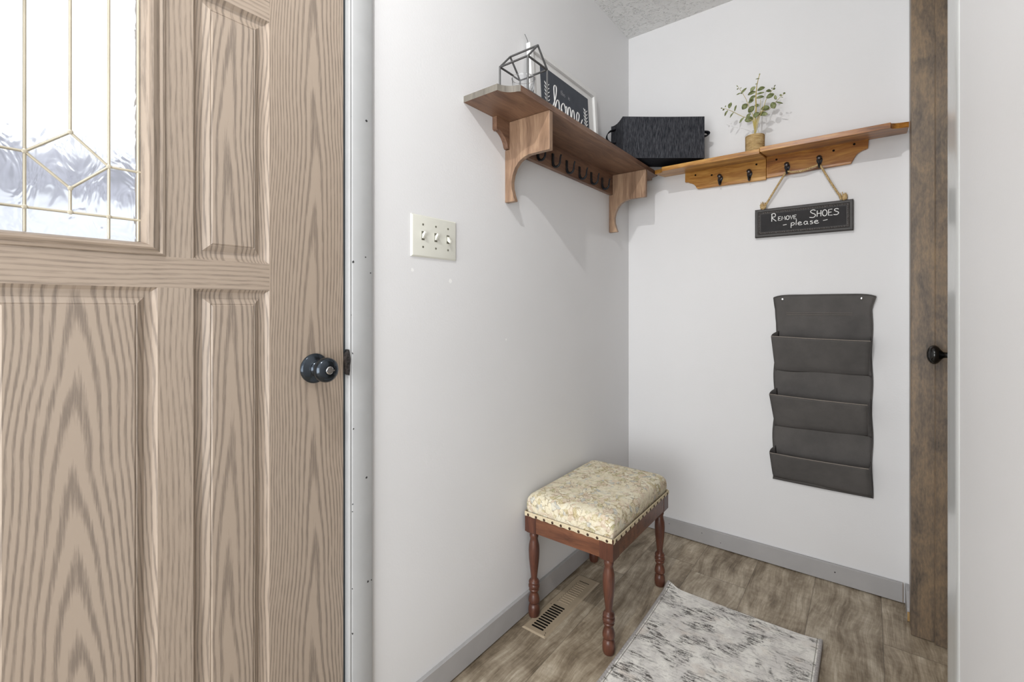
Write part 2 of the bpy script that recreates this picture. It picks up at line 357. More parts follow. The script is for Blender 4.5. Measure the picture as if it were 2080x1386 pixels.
# ------------------------------------------------------------------ mesh helpers
class MB:
    def __init__(s): s.v = []; s.f = []; s.mi = []; s.k = 0
    def add(s, vs, fs):
        b = len(s.v); s.v += [tuple(p) for p in vs]; s.f += [tuple(b+i for i in f) for f in fs]; s.mi += [s.k]*len(fs); return s
    def box(s, x0, x1, y0, y1, z0, z1):
        vs = [(x, y, z) for x in (x0, x1) for y in (y0, y1) for z in (z0, z1)]
        return s.add(vs, [(0,1,3,2),(4,6,7,5),(0,4,5,1),(2,3,7,6),(0,2,6,4),(1,5,7,3)])
    def obox(s, c, ax, ay, az):
        c = Vector(c); vs = [c+ax*i+ay*j+az*k for i in (-1, 1) for j in (-1, 1) for k in (-1, 1)]
        return s.add(vs, [(0,1,3,2),(4,6,7,5),(0,4,5,1),(2,3,7,6),(0,2,6,4),(1,5,7,3)])
    def prism(s, poly, fn0, fn1):
        """poly: list of 2D points; fn0/fn1 map a 2D point to 3D for both faces"""
        n = len(poly); vs = [fn0(p) for p in poly]+[fn1(p) for p in poly]
        fs = [tuple(range(n))[::-1], tuple(range(n, 2*n))]+[(i, (i+1) % n, n+(i+1) % n, n+i) for i in range(n)]
        return s.add(vs, fs)
    def tube(s, path, r, seg=8, cap=True, ref=None):
        path = [Vector(p) for p in path]; n = len(path); rs = r if hasattr(r, '__len__') else [r]*n
        vs = []; fs = []; up = None
        for i, p in enumerate(path):
            t = (path[min(i+1, n-1)]-path[max(i-1, 0)])
            t = t.normalized() if t.length > 1e-9 else Vector((0, 0, 1))
            if up is None:
                up = Vector((0, 0, 1)) if abs(t.z) < .9 else Vector((1, 0, 0))
            a = t.cross(up); a = a.normalized() if a.length > 1e-6 else t.orthogonal().normalized()
            b = a.cross(t).normalized(); up = b
            for k in range(seg):
                q = 2*PI*k/seg; vs.append(p+(a*math.cos(q)+b*math.sin(q))*rs[i])
        for i in range(n-1):
            for k in range(seg):
                k2 = (k+1) % seg; fs.append((i*seg+k, i*seg+k2, (i+1)*seg+k2, (i+1)*seg+k))
        if cap: fs.append(tuple(range(seg))[::-1]); fs.append(tuple((n-1)*seg+k for k in range(seg)))
        return s.add(vs, fs)
    def lathe(s, prof, o, axis=Vector((0, 0, 1)), seg=32):
        """prof: (radius, height along axis)"""
        axis = Vector(axis).normalized(); a = axis.orthogonal().normalized(); b = axis.cross(a); o = Vector(o)
        vs = []; fs = []; n = len(prof)
        for r, h in prof:
            for k in range(seg):
                q = 2*PI*k/seg; vs.append(o+axis*h+(a*math.cos(q)+b*math.sin(q))*max(r, 1e-5))
        for i in range(n-1):
            for k in range(seg):
                k2 = (k+1) % seg; fs.append((i*seg+k, i*seg+k2, (i+1)*seg+k2, (i+1)*seg+k))
        fs.append(tuple(range(seg))[::-1]); fs.append(tuple((n-1)*seg+k for k in range(seg)))
        return s.add(vs, fs)
    def grid(s, fn, nu, nv):
        vs = [fn(i/nu, j/nv) for j in range(nv+1) for i in range(nu+1)]
        return s.add(vs, [(j*(nu+1)+i, j*(nu+1)+i+1, (j+1)*(nu+1)+i+1, (j+1)*(nu+1)+i) for j in range(nv) for i in range(nu)])
    def build(s, name, mat, parent=None, smooth=None, bevel=0, solid=0, origin=None, subsurf=0):
        o0 = Vector(origin) if origin is not None else (Vector(parent['_o']) if parent is not None and '_o' in parent else Vector((0, 0, 0)))
        me = bpy.data.meshes.new(name); me.from_pydata([tuple(Vector(p)-o0) for p in s.v], [], s.f)
        mats = mat if isinstance(mat, (list, tuple)) else [mat]
        for m in mats: me.materials.append(m)
        if len(mats) > 1:
            for p, k in zip(me.polygons, s.mi): p.material_index = k
        import bmesh
        bm = bmesh.new(); bm.from_mesh(me); bmesh.ops.recalc_face_normals(bm, faces=bm.faces)
        bm.to_mesh(me); bm.free()
        if smooth is not None:
            for p in me.polygons: p.use_smooth = True
            if smooth < 180: me.set_sharp_from_angle(angle=math.radians(smooth))
        o = bpy.data.objects.new(name, me); C.objects.link(o)
        if parent is None: o.location = o0
        else: o.parent = parent
        if solid:
            md = o.modifiers.new('s', 'SOLIDIFY'); md.thickness = solid; md.offset = 0
        if subsurf:
            md = o.modifiers.new('u', 'SUBSURF'); md.levels = subsurf; md.render_levels = subsurf
        if bevel:
            md = o.modifiers.new('b', 'BEVEL'); md.width = bevel; md.segments = 2; md.limit_method = 'ANGLE'; md.angle_limit = math.radians(40)
        return o

def thing(name, label, cat, loc, group=None):
    o = bpy.data.objects.new(name, None); C.objects.link(o); o.location = loc; o.empty_display_size = .05
    o['_o'] = tuple(loc); o['label'] = label; o['category'] = cat
    if group: o['group'] = group
    return o
def sthing(name, loc, label=None, cat=None):
    o = bpy.data.objects.new(name, None); C.objects.link(o); o.location = loc; o.empty_display_size = .05
    o['_o'] = tuple(loc); o['kind'] = 'structure'
    if label: o['label'] = label
    if cat: o['category'] = cat
    return o
def struct(o, label=None, cat=None):
    o['kind'] = 'structure'
    if label: o['label'] = label
    if cat: o['category'] = cat
    return o
def part(mb, name, mat, parent, **k):
    """mesh in world coordinates under a thing (an Empty)"""
    o0 = parent
    while '_o' not in o0: o0 = o0.parent
    ob = mb.build(name, mat, None, origin=o0['_o'], **k); ob.location = (0, 0, 0); ob.parent = parent
    return ob
def arc(c, r, a0, a1, n=10):
    return [(c[0]+r*math.cos(math.radians(a0+(a1-a0)*i/n)), c[1]+r*math.sin(math.radians(a0+(a1-a0)*i/n))) for i in range(n+1)]

# ------------------------------------------------------------------ room shell
H = 2.444; XC = 1.0815
struct(MB().box(-.14, 3.6, -4.0, .14, -.06, 0).build('floor', M_FLOOR), 'grey brown wood-look vinyl plank floor of the entry', 'floor')
struct(MB().box(-.14, 3.6, -4.0, .14, H, H+.06).build('ceiling', M_CEIL), 'white ceiling with knobbly sprayed texture', 'ceiling')
DY0, DY1, DZ = -2.545, -1.592, 2.06
wl = MB(); wl.box(-.14, 0, DY1, .14, 0, H); wl.box(-.14, 0, DY0, DY1, DZ, H); wl.box(-.14, 0, -4.0, DY0, 0, H)
struct(wl.build('wall_left', M_WALL), 'pale grey painted wall beside the front door, carrying the light switch', 'wall')
struct(MB().box(0, 1.35, 0, .14, 0, H).build('wall_back', M_WALL), 'pale grey painted wall behind the hanging sign and fabric pockets', 'wall')
RY0, RY1, RZ = -1.12, -.207, 2.12
wr = MB(); wr.box(XC, 1.20, RY1+.02, 0, 0, H); wr.box(XC, 1.20, RY0-.02, RY1+.02, RZ+.02, H); wr.box(XC, 1.20, -2.45, RY0-.02, 0, H)
struct(wr.build('wall_right', M_WALL), 'white painted wall close by at the right edge', 'wall')
# baseboards
struct(MB().box(0, .012, -1.525, -.012, .004, .0745).build('baseboard_left', M_BASE, bevel=.0015), 'grey baseboard along the wall with the switch', 'baseboard')
bb = MB(); bb.box(0, 1.064, -.013, 0, .004, .0745)
b = struct(bb.build('baseboard_back', M_BASE, bevel=.0015), 'grey baseboard under the fabric pockets, cut end at the right', 'baseboard')
MB().box(1.064, 1.0646, -.0125, -.0005, .006, .073).build('cut_end', M_RAW, b)
br = MB(); br.prism([(-.004, .004), (-.128, .004), (-.118, .045), (-.060, .0745), (-.004, .0745)], lambda p: (1.0700, p[0], p[1]), lambda p: (XC, p[0], p[1]))
b = struct(br.build('baseboard_right', M_BASE), 'short grey baseboard stub before the brown door frame', 'baseboard')
MB().box(1.0702, 1.078, -.1295, -.128, .004, .035).build('cut_end', M_RAW, b)

# brown door frame on the right + its door
jf = sthing('trim_1', (1.1, -.2, 0), 'grey brown stained door frame at the right, beside the back wall', 'door frame')
m = MB(); m.box(1.0765, 1.20, RY1, RY1+.018, 0.002, RZ); part(m, 'jamb', M_JAMB, jf, bevel=.001)
m = MB(); m.box(1.0755, XC, RY1+.0025, RY1+.067, .002, RZ+.06); part(m, 'casing', M_JAMB, jf, bevel=.0015)
m = MB(); m.prism([(1.133, RY1), (1.133, RY1-.008), (1.136, RY1-.011), (1.172, RY1-.011), (1.172, RY1)], lambda p: (p[0], p[1], .002), lambda p: (p[0], p[1], RZ-.001)); part(m, 'door_stop', M_JAMB, jf)
m = MB(); m.box(1.0765, 1.20, RY0-.018, RY0, .002, RZ); part(m, 'jamb', M_JAMB, jf)
m = MB(); m.box(1.0765, 1.20, RY0-.018, RY1+.018, RZ, RZ+.018); part(m, 'head_jamb', M_JAMB, jf)
# white rounded casing on the near side of that doorway
prof = [(1.0815, -1.118), (1.0752, -1.118), (1.0742, -1.126), (1.0745, -1.142), (1.0765, -1.160), (1.0772, -1.178), (1.0785, -1.192), (1.0800, -1.198), (1.0815, -1.199)]
m = MB(); m.prism([(a, b_) for a, b_ in prof], lambda p: (p[0], p[1], .002), lambda p: (p[0], p[1], 2.19))
struct(m.build('trim_2', M_WHITE_TRIM, smooth=60), 'glossy white rounded door casing in front of the brown frame', 'door casing')
d2 = sthing('door_2', (1.19, -.65, 0), 'brown door in the right wall with a black knob', 'door')
m = MB(); m.box(1.176, 1.20, RY0+.003, RY1-.0035, .008, RZ-.003); part(m, 'door_leaf', M_JAMB, d2)
kx, ky, kz = 1.176, -.268, .935
m = MB(); m.lathe([(.030, 0), (.030, .003), (.027, .006), (.014, .009), (.0095, .013), (.0085, .022), (.010, .028), (.018, .034), (.0262, .040), (.0300, .0465), (.0298, .052), (.0262, .0585), (.018, .064), (.009, .0665), (0, .067)], (kx, ky, kz), (-1, 0, 0), 40)
part(m, 'door_knob', M_KNOB_BLK, d2, smooth=60)['label'] = 'gloss black round door knob'

# front door casing, jamb and marks
cs = sthing('trim_3', (0, -1.56, 0), 'light grey door casing right of the front door', 'door casing')
prof = [(0, -1.600), (.0085, -1.6015), (.0115, -1.600), (.0115, -1.5965), (.0100, -1.5955), (.0120, -1.594), (.0130, -1.592), (.0130, -1.542), (.0105, -1.5375), (0, -1.5365)]
m = MB(); m.prism(prof, lambda p: (p[0], p[1], .002), lambda p: (p[0], p[1], 2.13)); part(m, 'side_casing', M_CASE, cs, smooth=30)
m = MB(); m.box(0, .013, -2.61, -1.5375, DZ+.005, DZ+.073); part(m, 'head_casing', M_CASE, cs, bevel=.002)
m = MB(); m.box(-.12, 0, -1.6035, -1.592, .0, 2.05); part(m, 'side_jamb', M_CASE, cs)
m = MB(); m.box(-.03, -.002, -1.6095, -1.6035, .0, 2.04); part(m, 'weatherstrip', M_CAULK, cs)
# worn bare patch round the strike
pts = []
for i in range(26):
    q = 2*PI*i/26; pts.append((-1.6040+(.0050+.0008*math.sin(3*q)+.0005*math.sin(7*q))*math.cos(q), .9545+(.029+.0016*math.sin(5*q+1)+.001*math.sin(9*q))*math.sin(q)))
m = MB(); m.prism(pts, lambda p: (-.001, p[0], p[1]), lambda p: (.0124, p[0], p[1])); part(m, 'strike_patch', M_IRON_HI, cs)['label'] = 'dark worn patch at the latch strike'

# ------------------------------------------------------------------ front door
fd = sthing('door_1', (0, -2.0, 0), 'brown oak-grain front door with leaded glass, left side', 'door')
yR, yL = -1.610, -2.530
T = -.044
def slab(y0, y1, z0, z1, mat, nm, smooth=None):
    m = MB(); m.box(T, 0, y0, y1, z0, z1); return part(m, nm, mat, fd)
zb, zt = .010, 2.035
P0, P1 = -1.911, -1.777          # small panels (right); mirrored on the left about -2.070
Q0, Q1 = -2.229, -2.363
LO0, LO1 = -2.176, -1.964        # large lower panel
G0, G1 = -2.188, -1.952          # glass moulding outer
zr0, zr1 = 1.117, 1.171          # lock rail
zbr = .24; ztp = 1.664; zg1 = 1.885
slab(P1, yR, zb, zt, M_OAK_STILE, 'stile'); slab(yL, Q1, zb, zt, M_OAK_S, 'stile')
slab(Q1, P1, zr0, zr1, M_OAK_H, 'lock_rail'); slab(Q1, P1, zb, zbr, M_OAK_H, 'bottom_rail'); slab(Q1, P1, zg1, zt, M_OAK_H, 'top_rail')
slab(P0, P1, ztp, zg1, M_OAK_H, 'cross_rail'); slab(Q1, Q0, ztp, zg1, M_OAK_H, 'cross_rail')
slab(LO1, P0, zbr, zr0, M_OAK_S, 'mullion'); slab(Q0, LO0, zbr, zr0, M_OAK_S, 'mullion')
slab(G1, P0, zr1, zg1, M_OAK_S, 'mullion'); slab(Q0, G0, zr1, zg1, M_OAK_S, 'mullion')
def panel(y0, y1, z0, z1, mat, nm='raised_panel'):
    prof = [(0, 0), (.0025, -.0035), (.006, -.0075), (.012, -.0095), (.017, -.0095), (.0275, -.0022), (.0290, -.0030), (.0315, -.0006)]
    vs = []; fs = []
    for d, x in prof: vs += [(x, y0+d, z0+d), (x, y1-d, z0+d), (x, y1-d, z1-d), (x, y0+d, z1-d)]
    for i in range(len(prof)-1):
        for k in range(4): fs.append((i*4+k, i*4+(k+1) % 4, (i+1)*4+(k+1) % 4, (i+1)*4+k))
    e = (len(prof)-1)*4; fs.append((e, e+1, e+2, e+3))
    b0 = len(vs); vs += [(T, y0, z0), (T, y1, z0), (T, y1, z1), (T, y0, z1)]
    for k in range(4): fs.append((b0+k, b0+(k+1) % 4, (k+1) % 4, k))
    fs.append((b0+3, b0+2, b0+1, b0))
    m = MB(); m.add(vs, fs); part(m, nm, mat, fd, smooth=20)
panel(LO0, LO1, zbr, zr0, M_OAK_BIG)
panel(P0, P1, zbr, zr0, M_OAK_SMALL); panel(Q1, Q0, zbr, zr0, M_OAK_S)
panel(P0, P1, zr1, ztp, M_OAK_SMALL); panel(Q1, Q0, zr1, ztp, M_OAK_S)
# moulding round the glass
gy0, gy1, gz0, gz1 = -2.155, -1.985, 1.194, zg1-.022
def ringmesh(prof, y0, y1, z0, z1):
    """prof: (inset from outer edge, x)"""
    vs = []; fs = []
    for d, x in prof: vs += [(x, y0+d, z0+d*(.022/.033)), (x, y1-d, z0+d*(.022/.033)), (x, y1-d, z1-d*(.022/.033)), (x, y0+d, z1-d*(.022/.033))]
    for i in range(len(prof)-1):
        for k in range(4): fs.append((i*4+k, i*4+(k+1) % 4, (i+1)*4+(k+1) % 4, (i+1)*4+k))
    n = len(prof)-1
    return vs, fs
vs, fs = ringmesh([(0, T), (0, .000), (.002, .003), (.006, .0045), (.010, .0030), (.013, .0055), (.020, .0095), (.026, .0085), (.031, .002), (.033, -.008), (.033, T)], G0, G1, zr1, zg1)
mm_ = MB().add(vs, fs); mm_.mi = [i % 2 for i in range(len(fs))]
part(mm_, 'glass_moulding', [M_OAK_H, M_OAK_S], fd, smooth=35)
m = MB(); m.box(-.020, -.014, gy0-.004, gy1+.004, gz0-.004, gz1+.004)
gl = part(m, 'glass_pane', M_GLASS, fd); gl['label'] = 'textured clear glass with a leaded diamond pattern'
cx_ = -.0125
m = MB()
def came(a, b, r=.0021): m.tube([(cx_, a[0], a[1]), (cx_, b[0], b[1])], r, 8)
yc_, hw = -2.072, .047
yl_, yr_, yo_ = -2.121, -2.026, -1.9878
zc_, zt_, zb_, zh_ = 1.3115, 1.354, 1.267, 1.230
came((yl_, gz0), (yl_, gz1)); came((yr_, gz0), (yr_, gz1)); came((yo_, gz0), (yo_, gz1)); came((2*yc_-yo_, gz0), (2*yc_-yo_, gz1))
came((yl_, zc_), (yc_, zt_)); came((yc_, zt_), (yr_, zc_)); came((yr_, zc_), (yc_, zb_)); came((yc_, zb_), (yl_, zc_))
came((yc_, zb_), (yc_, zh_)); came((yc_, zt_), (yc_, 1.70)); came((gy0, zc_), (yl_, zc_)); came((yr_, zc_), (gy1, zc_)); came((gy0, zh_), (gy1, zh_))
came((gy0, 1.81), (gy1, 1.81)); came((yl_, 1.75), (yc_, 1.70)); came((yr_, 1.75), (yc_, 1.70))
for p in [(yl_, zc_), (yr_, zc_), (yc_, zb_), (yc_, zt_), (yl_, zh_), (yr_, zh_), (yc_, zh_)]:
    m.lathe([(0, 0), (.0036, .0005), (.0036, .0022), (.002, .003), (0, .003)], (cx_, p[0], p[1]), (1, 0, 0), 10)
part(m, 'leading', M_BRASSCAME, fd, smooth=50)
# knob with rosette and turn piece
ky, kz = -1.6805, .949
m = MB(); m.lathe([(.0325, 0), (.0325, .0025), (.0305, .004), (.031, .0055), (.029, .0075), (.021, .0095), (.0165, .0125), (.0175, .0155), (.0165, .018), (.012, .0205), (.0115, .027), (.0145, .0305), (.0205, .0345), (.0252, .0400), (.0266, .0460), (.0262, .0520), (.0235, .0565), (.0175, .0600), (.0110, .0612), (.0105, .0600), (0, .0600)], (0, ky, kz), (1, 0, 0), 44)
kb = part(m, 'door_knob', M_KNOB, fd, smooth=50); kb['label'] = 'dark bronze round knob with a turn lock'
m = MB(); m.lathe([(.0085, .0598), (.0085, .0622), (.007, .0635), (0, .0635)], (0, ky, kz), (1, 0, 0), 20)
m.box(.0630, .0672, ky-.0085, ky+.0085, kz-.0014, kz+.0014); kb2 = m.build('turn_piece', M_CHROME, None, origin=fd['_o'], smooth=40); kb2.location = (0, 0, 0); kb2.parent = kb

# outside, seen through the pane: snow, a pale fence and a dark bare hedge
struct(MB().box(-16, -.2, -14, 9, -.35, -.25).build('ground', plain('snow', (.82, .84, .88, 1), .9, .1, var=.03, vs=2)), 'snowy ground outside the glass', 'ground')
def hedge(name, label, x, y0, y1, h, seed, mat, n=900, rr=.05):
    rnd = random.Random(seed); m = MB()
    for i in range(n):
        y = rnd.uniform(y0, y1); z = rnd.uniform(-.25, h*(.8+.2*math.sin(y*1.7+seed))); xx = x+rnd.uniform(-.5, .5)
        d = Vector((rnd.uniform(-1, 1), rnd.uniform(-1, 1), rnd.uniform(-.2, 1.2))).normalized()*rnd.uniform(.15, .5)
        p = Vector((xx, y, z)); q = p+d; a = d.cross(Vector((0, 0, 1))).normalized()*rr
        m.add([p-a, p+a, q+a*.4, q-a*.4], [(0, 1, 2, 3)])
    m.box(x-.25, x+.25, y0, y1, -.25, h*.84)
    o = m.build(name, mat); o['label'] = label; o['category'] = 'hedge'; o['kind'] = 'stuff'
hedge('hedge', 'dark bare hedge blurred behind the door glass', -7.0, -10, 4, 3.5, 3, plain('bare_twigs', (.48, .48, .53, 1), .9, .1, var=.4, vs=3))
fn = MB().box(-5.06, -5.0, -9, 3, -.25, 2.12).build('garden_fence', plain('snowy_fence', (.80, .81, .85, 1), .8, .1, var=.2, vs=1.5))
fn['label'] = 'pale garden fence blurred behind the door glass'; fn['category'] = 'fence'

# ------------------------------------------------------------------ light switch
sw = thing('light_switch', 'ivory three-gang toggle switch plate on the left wall beside the front door', 'light switch', (0, -1.326, 1.278))
sy0, sy1, sz0, sz1 = -1.411, -1.243, 1.220, 1.334
def bevplate(m, y0, y1, z0, z1, h, e):
    pr = [(0, 0), (0, h*.35), (e*.4, h*.8), (e, h)]
    vs = []; fs = []
    for d, x in pr: vs += [(x, y0+d, z0+d), (x, y1-d, z0+d), (x, y1-d, z1-d), (x, y0+d, z1-d)]
    for i in range(3):
        for k in range(4): fs.append((i*4+k, i*4+(k+1) % 4, (i+1)*4+(k+1) % 4, (i+1)*4+k))
    fs.append((12, 13, 14, 15)); fs.append((3, 2, 1, 0)); m.add(vs, fs)
m = MB(); bevplate(m, sy0, sy1, sz0, sz1, .0065, .009); part(m, 'cover_plate', M_IVORY, sw, smooth=25)
for yy, up in ((-1.373, 1), (-1.326, 1), (-1.279, 0)):
    m = MB(); m.box(.0060, .0068, yy-.0052, yy+.0052, 1.278-.0122, 1.278+.0122); sl = part(m, 'toggle_opening', M_SCREW, sw)
    s_ = 1 if up else -1
    m = MB(); m.prism([(.006, -.0075), (.0095, -.0075), (.0190, .0055), (.0185, .0105), (.0150, .0110), (.006, .004)], lambda p: (p[0], yy-.0034, 1.278+s_*p[1]), lambda p: (p[0], yy+.0034, 1.278+s_*p[1]))
    part(m, 'toggle', M_IVORY, sw, bevel=.0008)
    for dz in (.0305, -.0305):
        m = MB(); m.lathe([(.0030, 0), (.0030, .0008), (.0018, .0013), (0, .0013)], (.0062, yy, 1.278+dz), (1, 0, 0), 14); part(m, 'screw', M_SCREW, sw)

# ------------------------------------------------------------------ shelf with hooks on the left wall
sa = thing('wall_shelf', 'brown stained wooden shelf with two brackets and iron hooks on the left wall', 'shelf', (0, -.62, 1.60))
SB, ST = 1.700, 1.7185; SD = .179
outline = [(0, -1.207), (.131, -1.207)] + [(x, y) for x, y in arc((.179, -1.213), .048, 172, 92, 10)][1:-1] + [(.179, -1.160), (.179, -.083)] + arc((.187, -.026), .055, 262, 184, 10)[1:-1] + [(.132, -.028), (0, -.028)]
m = MB(); n_ = len(outline)
m.add([(x, y, SB) for x, y in outline]+[(x, y, ST) for x, y in outline], [tuple(range(n_))[::-1], tuple(range(n_, 2*n_))])
for i in range(n_):
    j = (i+1) % n_; m.k = 1 if i <= 10 else 0
    m.add([(*outline[i], SB), (*outline[j], SB), (*outline[j], ST), (*outline[i], ST)], [(0, 1, 2, 3)])
bd = part(m, 'shelf_board', [M_SHELF_Y, M_SHELF_END], sa, bevel=.0012)
# back plank with scooped ends
zp = 1.609
pl = [(-1.073, SB), (-1.073, 1.660), (-1.066, 1.655)] + arc((-1.076, 1.600), .062, 78, 14, 8) + [(-1.012, zp+.002), (-.995, zp), (-.245, zp), (-.21, zp+.002)] + arc((-.152, 1.600), .062, 166, 102, 8) + [(-.158, 1.660), (-.158, SB)]
m = MB(); m.prism(pl, lambda p: (0, p[0], p[1]), lambda p: (.018, p[0], p[1])); part(m, 'back_plank', M_SHELF_Y, sa, bevel=.001)
bk = [(.018, SB), (.0, SB)]
prof = [(0, 1.6995), (0, 1.434), (.0395, 1.434), (.040, 1.438), (.034, 1.454), (.0275, 1.478), (.0265, 1.500), (.031, 1.522), (.041, 1.543), (.057, 1.561), (.078, 1.572), (.098, 1.577), (.1775, 1.577), (.1775, 1.6995)]
for y0 in (-1.007, -.224):
    m = MB()
    pf = [(.018 if (x == 0 and z > 1.61) else x, z) for x, z in prof]
    pf = [(.0185, 1.6995), (.0185, 1.6085), (0, 1.6085)] + prof[1:]
    m.prism(pf, lambda p: (p[0], y0, p[1]), lambda p: (p[0], y0+.018, p[1])); part(m, 'bracket', M_SHELF_Z, sa, bevel=.0012)
for i, yy in enumerate((-.842, -.742, -.640, -.538, -.436, -.332)):
    m = MB(); m.prism([(yy-.0055, 1.664), (yy+.0055, 1.664), (yy+.0055, 1.626), (yy-.0055, 1.626)], lambda p: (.018, p[0], p[1]), lambda p: (.0225, p[0], p[1]))
    path = [(.0205, yy, 1.632)] + [(.0360+.0160*math.cos(math.radians(a)), yy, 1.630+.0185*math.sin(math.radians(a))) for a in range(190, 361, 17)] + [(.0535, yy, 1.644), (.0570, yy, 1.654)]
    nn = len(path); m.tube(path, [.0060-.0032*k/nn for k in range(nn)], 8); part(m, 'coat_hook', M_IRON, sa, smooth=50)

# ------------------------------------------------------------------ two honey shelves on the back wall
def back_shelf(name, label, x0, x1, zu, yf, mat, scoop_left, bx, hooks, holes, loc, pit):
    t = thing(name, label, 'shelf', loc, 'honey stained hook shelves on the back wall')
    th = .019
    if scoop_left: ol = [(x1, 0), (x1, yf), (x0+.050, yf)] + arc((x0+.002, yf-.004), .050, 8, 82, 8)[1:-1] + [(x0, yf+.050), (x0, 0)]
    else: ol = [(x0, 0), (x0, yf), (x1-.050, yf)] + arc((x1-.002, yf-.004), .050, 172, 98, 8)[1:-1] + [(x1, yf+.050), (x1, 0)]
    m = MB(); m.prism(ol, lambda p: (p[0], p[1], zu+p[1]*pit), lambda p: (p[0], p[1], zu+th+p[1]*pit)); part(m, 'shelf_board', mat, t, bevel=.0012)
    m = MB(); m.prism(bx, lambda p: (p[0], -.018, p[1]), lambda p: (p[0], 0, p[1])); part(m, 'back_plank', mat, t, bevel=.0015)
    for hx, hz in hooks:
        m = MB()
        # teardrop plate
        pl_ = [(hx+.0105*math.cos(a), hz+.004+.0125*math.sin(a)) for a in [PI*k/8 for k in range(-1, 10)]]+[(hx-.004, hz-.016), (hx, hz-.024), (hx+.004, hz-.016)]
        m.prism(pl_, lambda p: (p[0], -.0205, p[1]), lambda p: (p[0], -.0175, p[1]))
        # lower hook curling out and up
        path = [(hx, -.020, hz-.012), (hx, -.025, hz-.023), (hx, -.034, hz-.027), (hx, -.043, hz-.023), (hx, -.047, hz-.014)]
        m.tube(path, [.0045, .0042, .0038, .0034, .0038], 8)
        m.lathe([(0, -.0045), (.004, -.003), (.005, 0), (.004, .003), (0, .0045)], (hx, -.0475, hz-.011), (0, 0, 1), 12)
        hk = part(m, 'coat_hook', M_IRON, t, smooth=50)
        m = MB(); m.lathe([(.0072, 0), (.0072, .001), (.0045, .0024), (0, .003)], (hx+.001, -.0205, hz+.005), (0, -1, 0), 16)
        m.tube([(hx, -.0205, hz+.006), (hx, -.030, hz+.004), (hx, -.038, hz+.010)], [.0055, .005, .0055], 10)
        m.lathe([(0, 0), (.0075, .0015), (.0090, .004), (.0075, .0065), (0, .008)], (hx, -.036, hz+.010), (0, -1, .35), 16)
        ob = m.build('hook_tip', M_IRON_HI, None, origin=t['_o'], smooth=50); ob.location = (0, 0, 0); ob.parent = hk
    for qx, qz in holes:
        m = MB(); m.lathe([(.0042, 0), (.0042, .0006), (.0030, .0009), (0, .0009)], (qx, -.0179, qz), (0, -1, 0), 12); part(m, 'screw', M_SLOT, t)
    return t
zl, zr = 1.712, 1.7195
lx = [(.286, zl), (.286, 1.667), (.300, 1.666)] + arc((.296, 1.618), .044, 80, 18, 8) + [(.343, 1.628), (.6215, 1.624), (.6215, zl)]
back_shelf('hook_shelf', 'honey stained shelf with two empty coat hooks, touching the corner', .184, .6235, zl, -.180, M_HONEY, True, lx,
           [(.441, 1.655), (.559, 1.655)], [(.333, 1.692), (.404, 1.680), (.585, 1.694)], (.45, 0, 1.66), .122)
rx = [(.6225, zr), (.6225, 1.630), (.911, 1.637), (.915, 1.645)] + arc((.964, 1.637), .047, 160, 98, 8) + [(.963, 1.686), (.965, zr)]
back_shelf('hook_shelf', 'honey stained shelf whose hooks carry the hanging sign, beside the brown frame', .6245, 1.0750, zr, -.180, M_HONEY2, False, rx,
           [(.699, 1.658), (.810, 1.664)], [(.66, 1.700), (.856, 1.697), (.921, 1.708)], (.82, 0, 1.66), .130)

# ------------------------------------------------------------------ writing helpers
GL = {
 'R': [[(0,0),(.02,1)],[(-.05,.93),(.3,1.02),(.5,.85),(.42,.6),(.05,.5),(.6,0)]],
 'E': [[(.5,1),(.03,.97),(0,.03),(.52,.02)],[(0,.5),(.4,.53)]],
 'M': [[(0,0),(.08,1),(.33,.35),(.6,1),(.7,0)]],
 'O': [[(.3+.3*math.cos(a), .5+.5*math.sin(a)) for a in [PI/2+2*PI*k/14 for k in range(15)]]],
 'V': [[(0,1),(.25,0),(.55,1)]],
 'S': [[(.6,.88),(.42,1),(.15,.95),(.08,.75),(.3,.56),(.55,.42),(.58,.2),(.35,.02),(-.05,.08)]],
 'H': [[(0,0),(.03,1)],[(.5,0),(.52,1)],[(.02,.5),(.5,.52)]],
 'p': [[(.03,.95),(0,-.7)],[(.02,.75),(.25,.98),(.48,.7),(.35,.2),(.02,.15)]],
 'l': [[(.05,1.9),(0,.05)]],
 'e': [[(.03,.5),(.4,.6),(.42,.85),(.2,1),(0,.6),(.08,.12),(.35,0),(.6,.2)]],
 'a': [[(.45,.85),(.2,1),(0,.6),(.08,.1),(.3,.08),(.45,.6),(.46,.9),(.45,.2),(.6,0)]],
 's': [[(.35,.9),(.1,.95),(.05,.7),(.35,.4),(.3,.05),(0,.02)]],
 't': [[(.15,1.6),(.12,.15),(.3,0)],[(0,1.0),(.32,1.02)]],
 'h': [[(0,1.9),(0,0)],[(0,.6),(.2,1),(.38,.7),(.4,0)]],
 'i': [[(0,1),(0,0)],[(0,1.45),(.01,1.5)]],
 '-': [[(0,.5),(.6,.58)]],
}
SHARP = set('EMVHlti-')
def smooth2(pts, k=5):
    """Catmull-Rom through 2D points"""
    out = []; n = len(pts)
    for i in range(n-1):
        p0 = pts[max(i-1, 0)]; p1 = pts[i]; p2 = pts[i+1]; p3 = pts[min(i+2, n-1)]
        for j in range(k):
            t = j/k
            out.append(tuple(.5*((2*p1[c])+(-p0[c]+p2[c])*t+(2*p0[c]-5*p1[c]+4*p2[c]-p3[c])*t*t+(-p0[c]+3*p1[c]-3*p2[c]+p3[c])*t**3) for c in (0, 1)))
    out.append(pts[-1]); return out
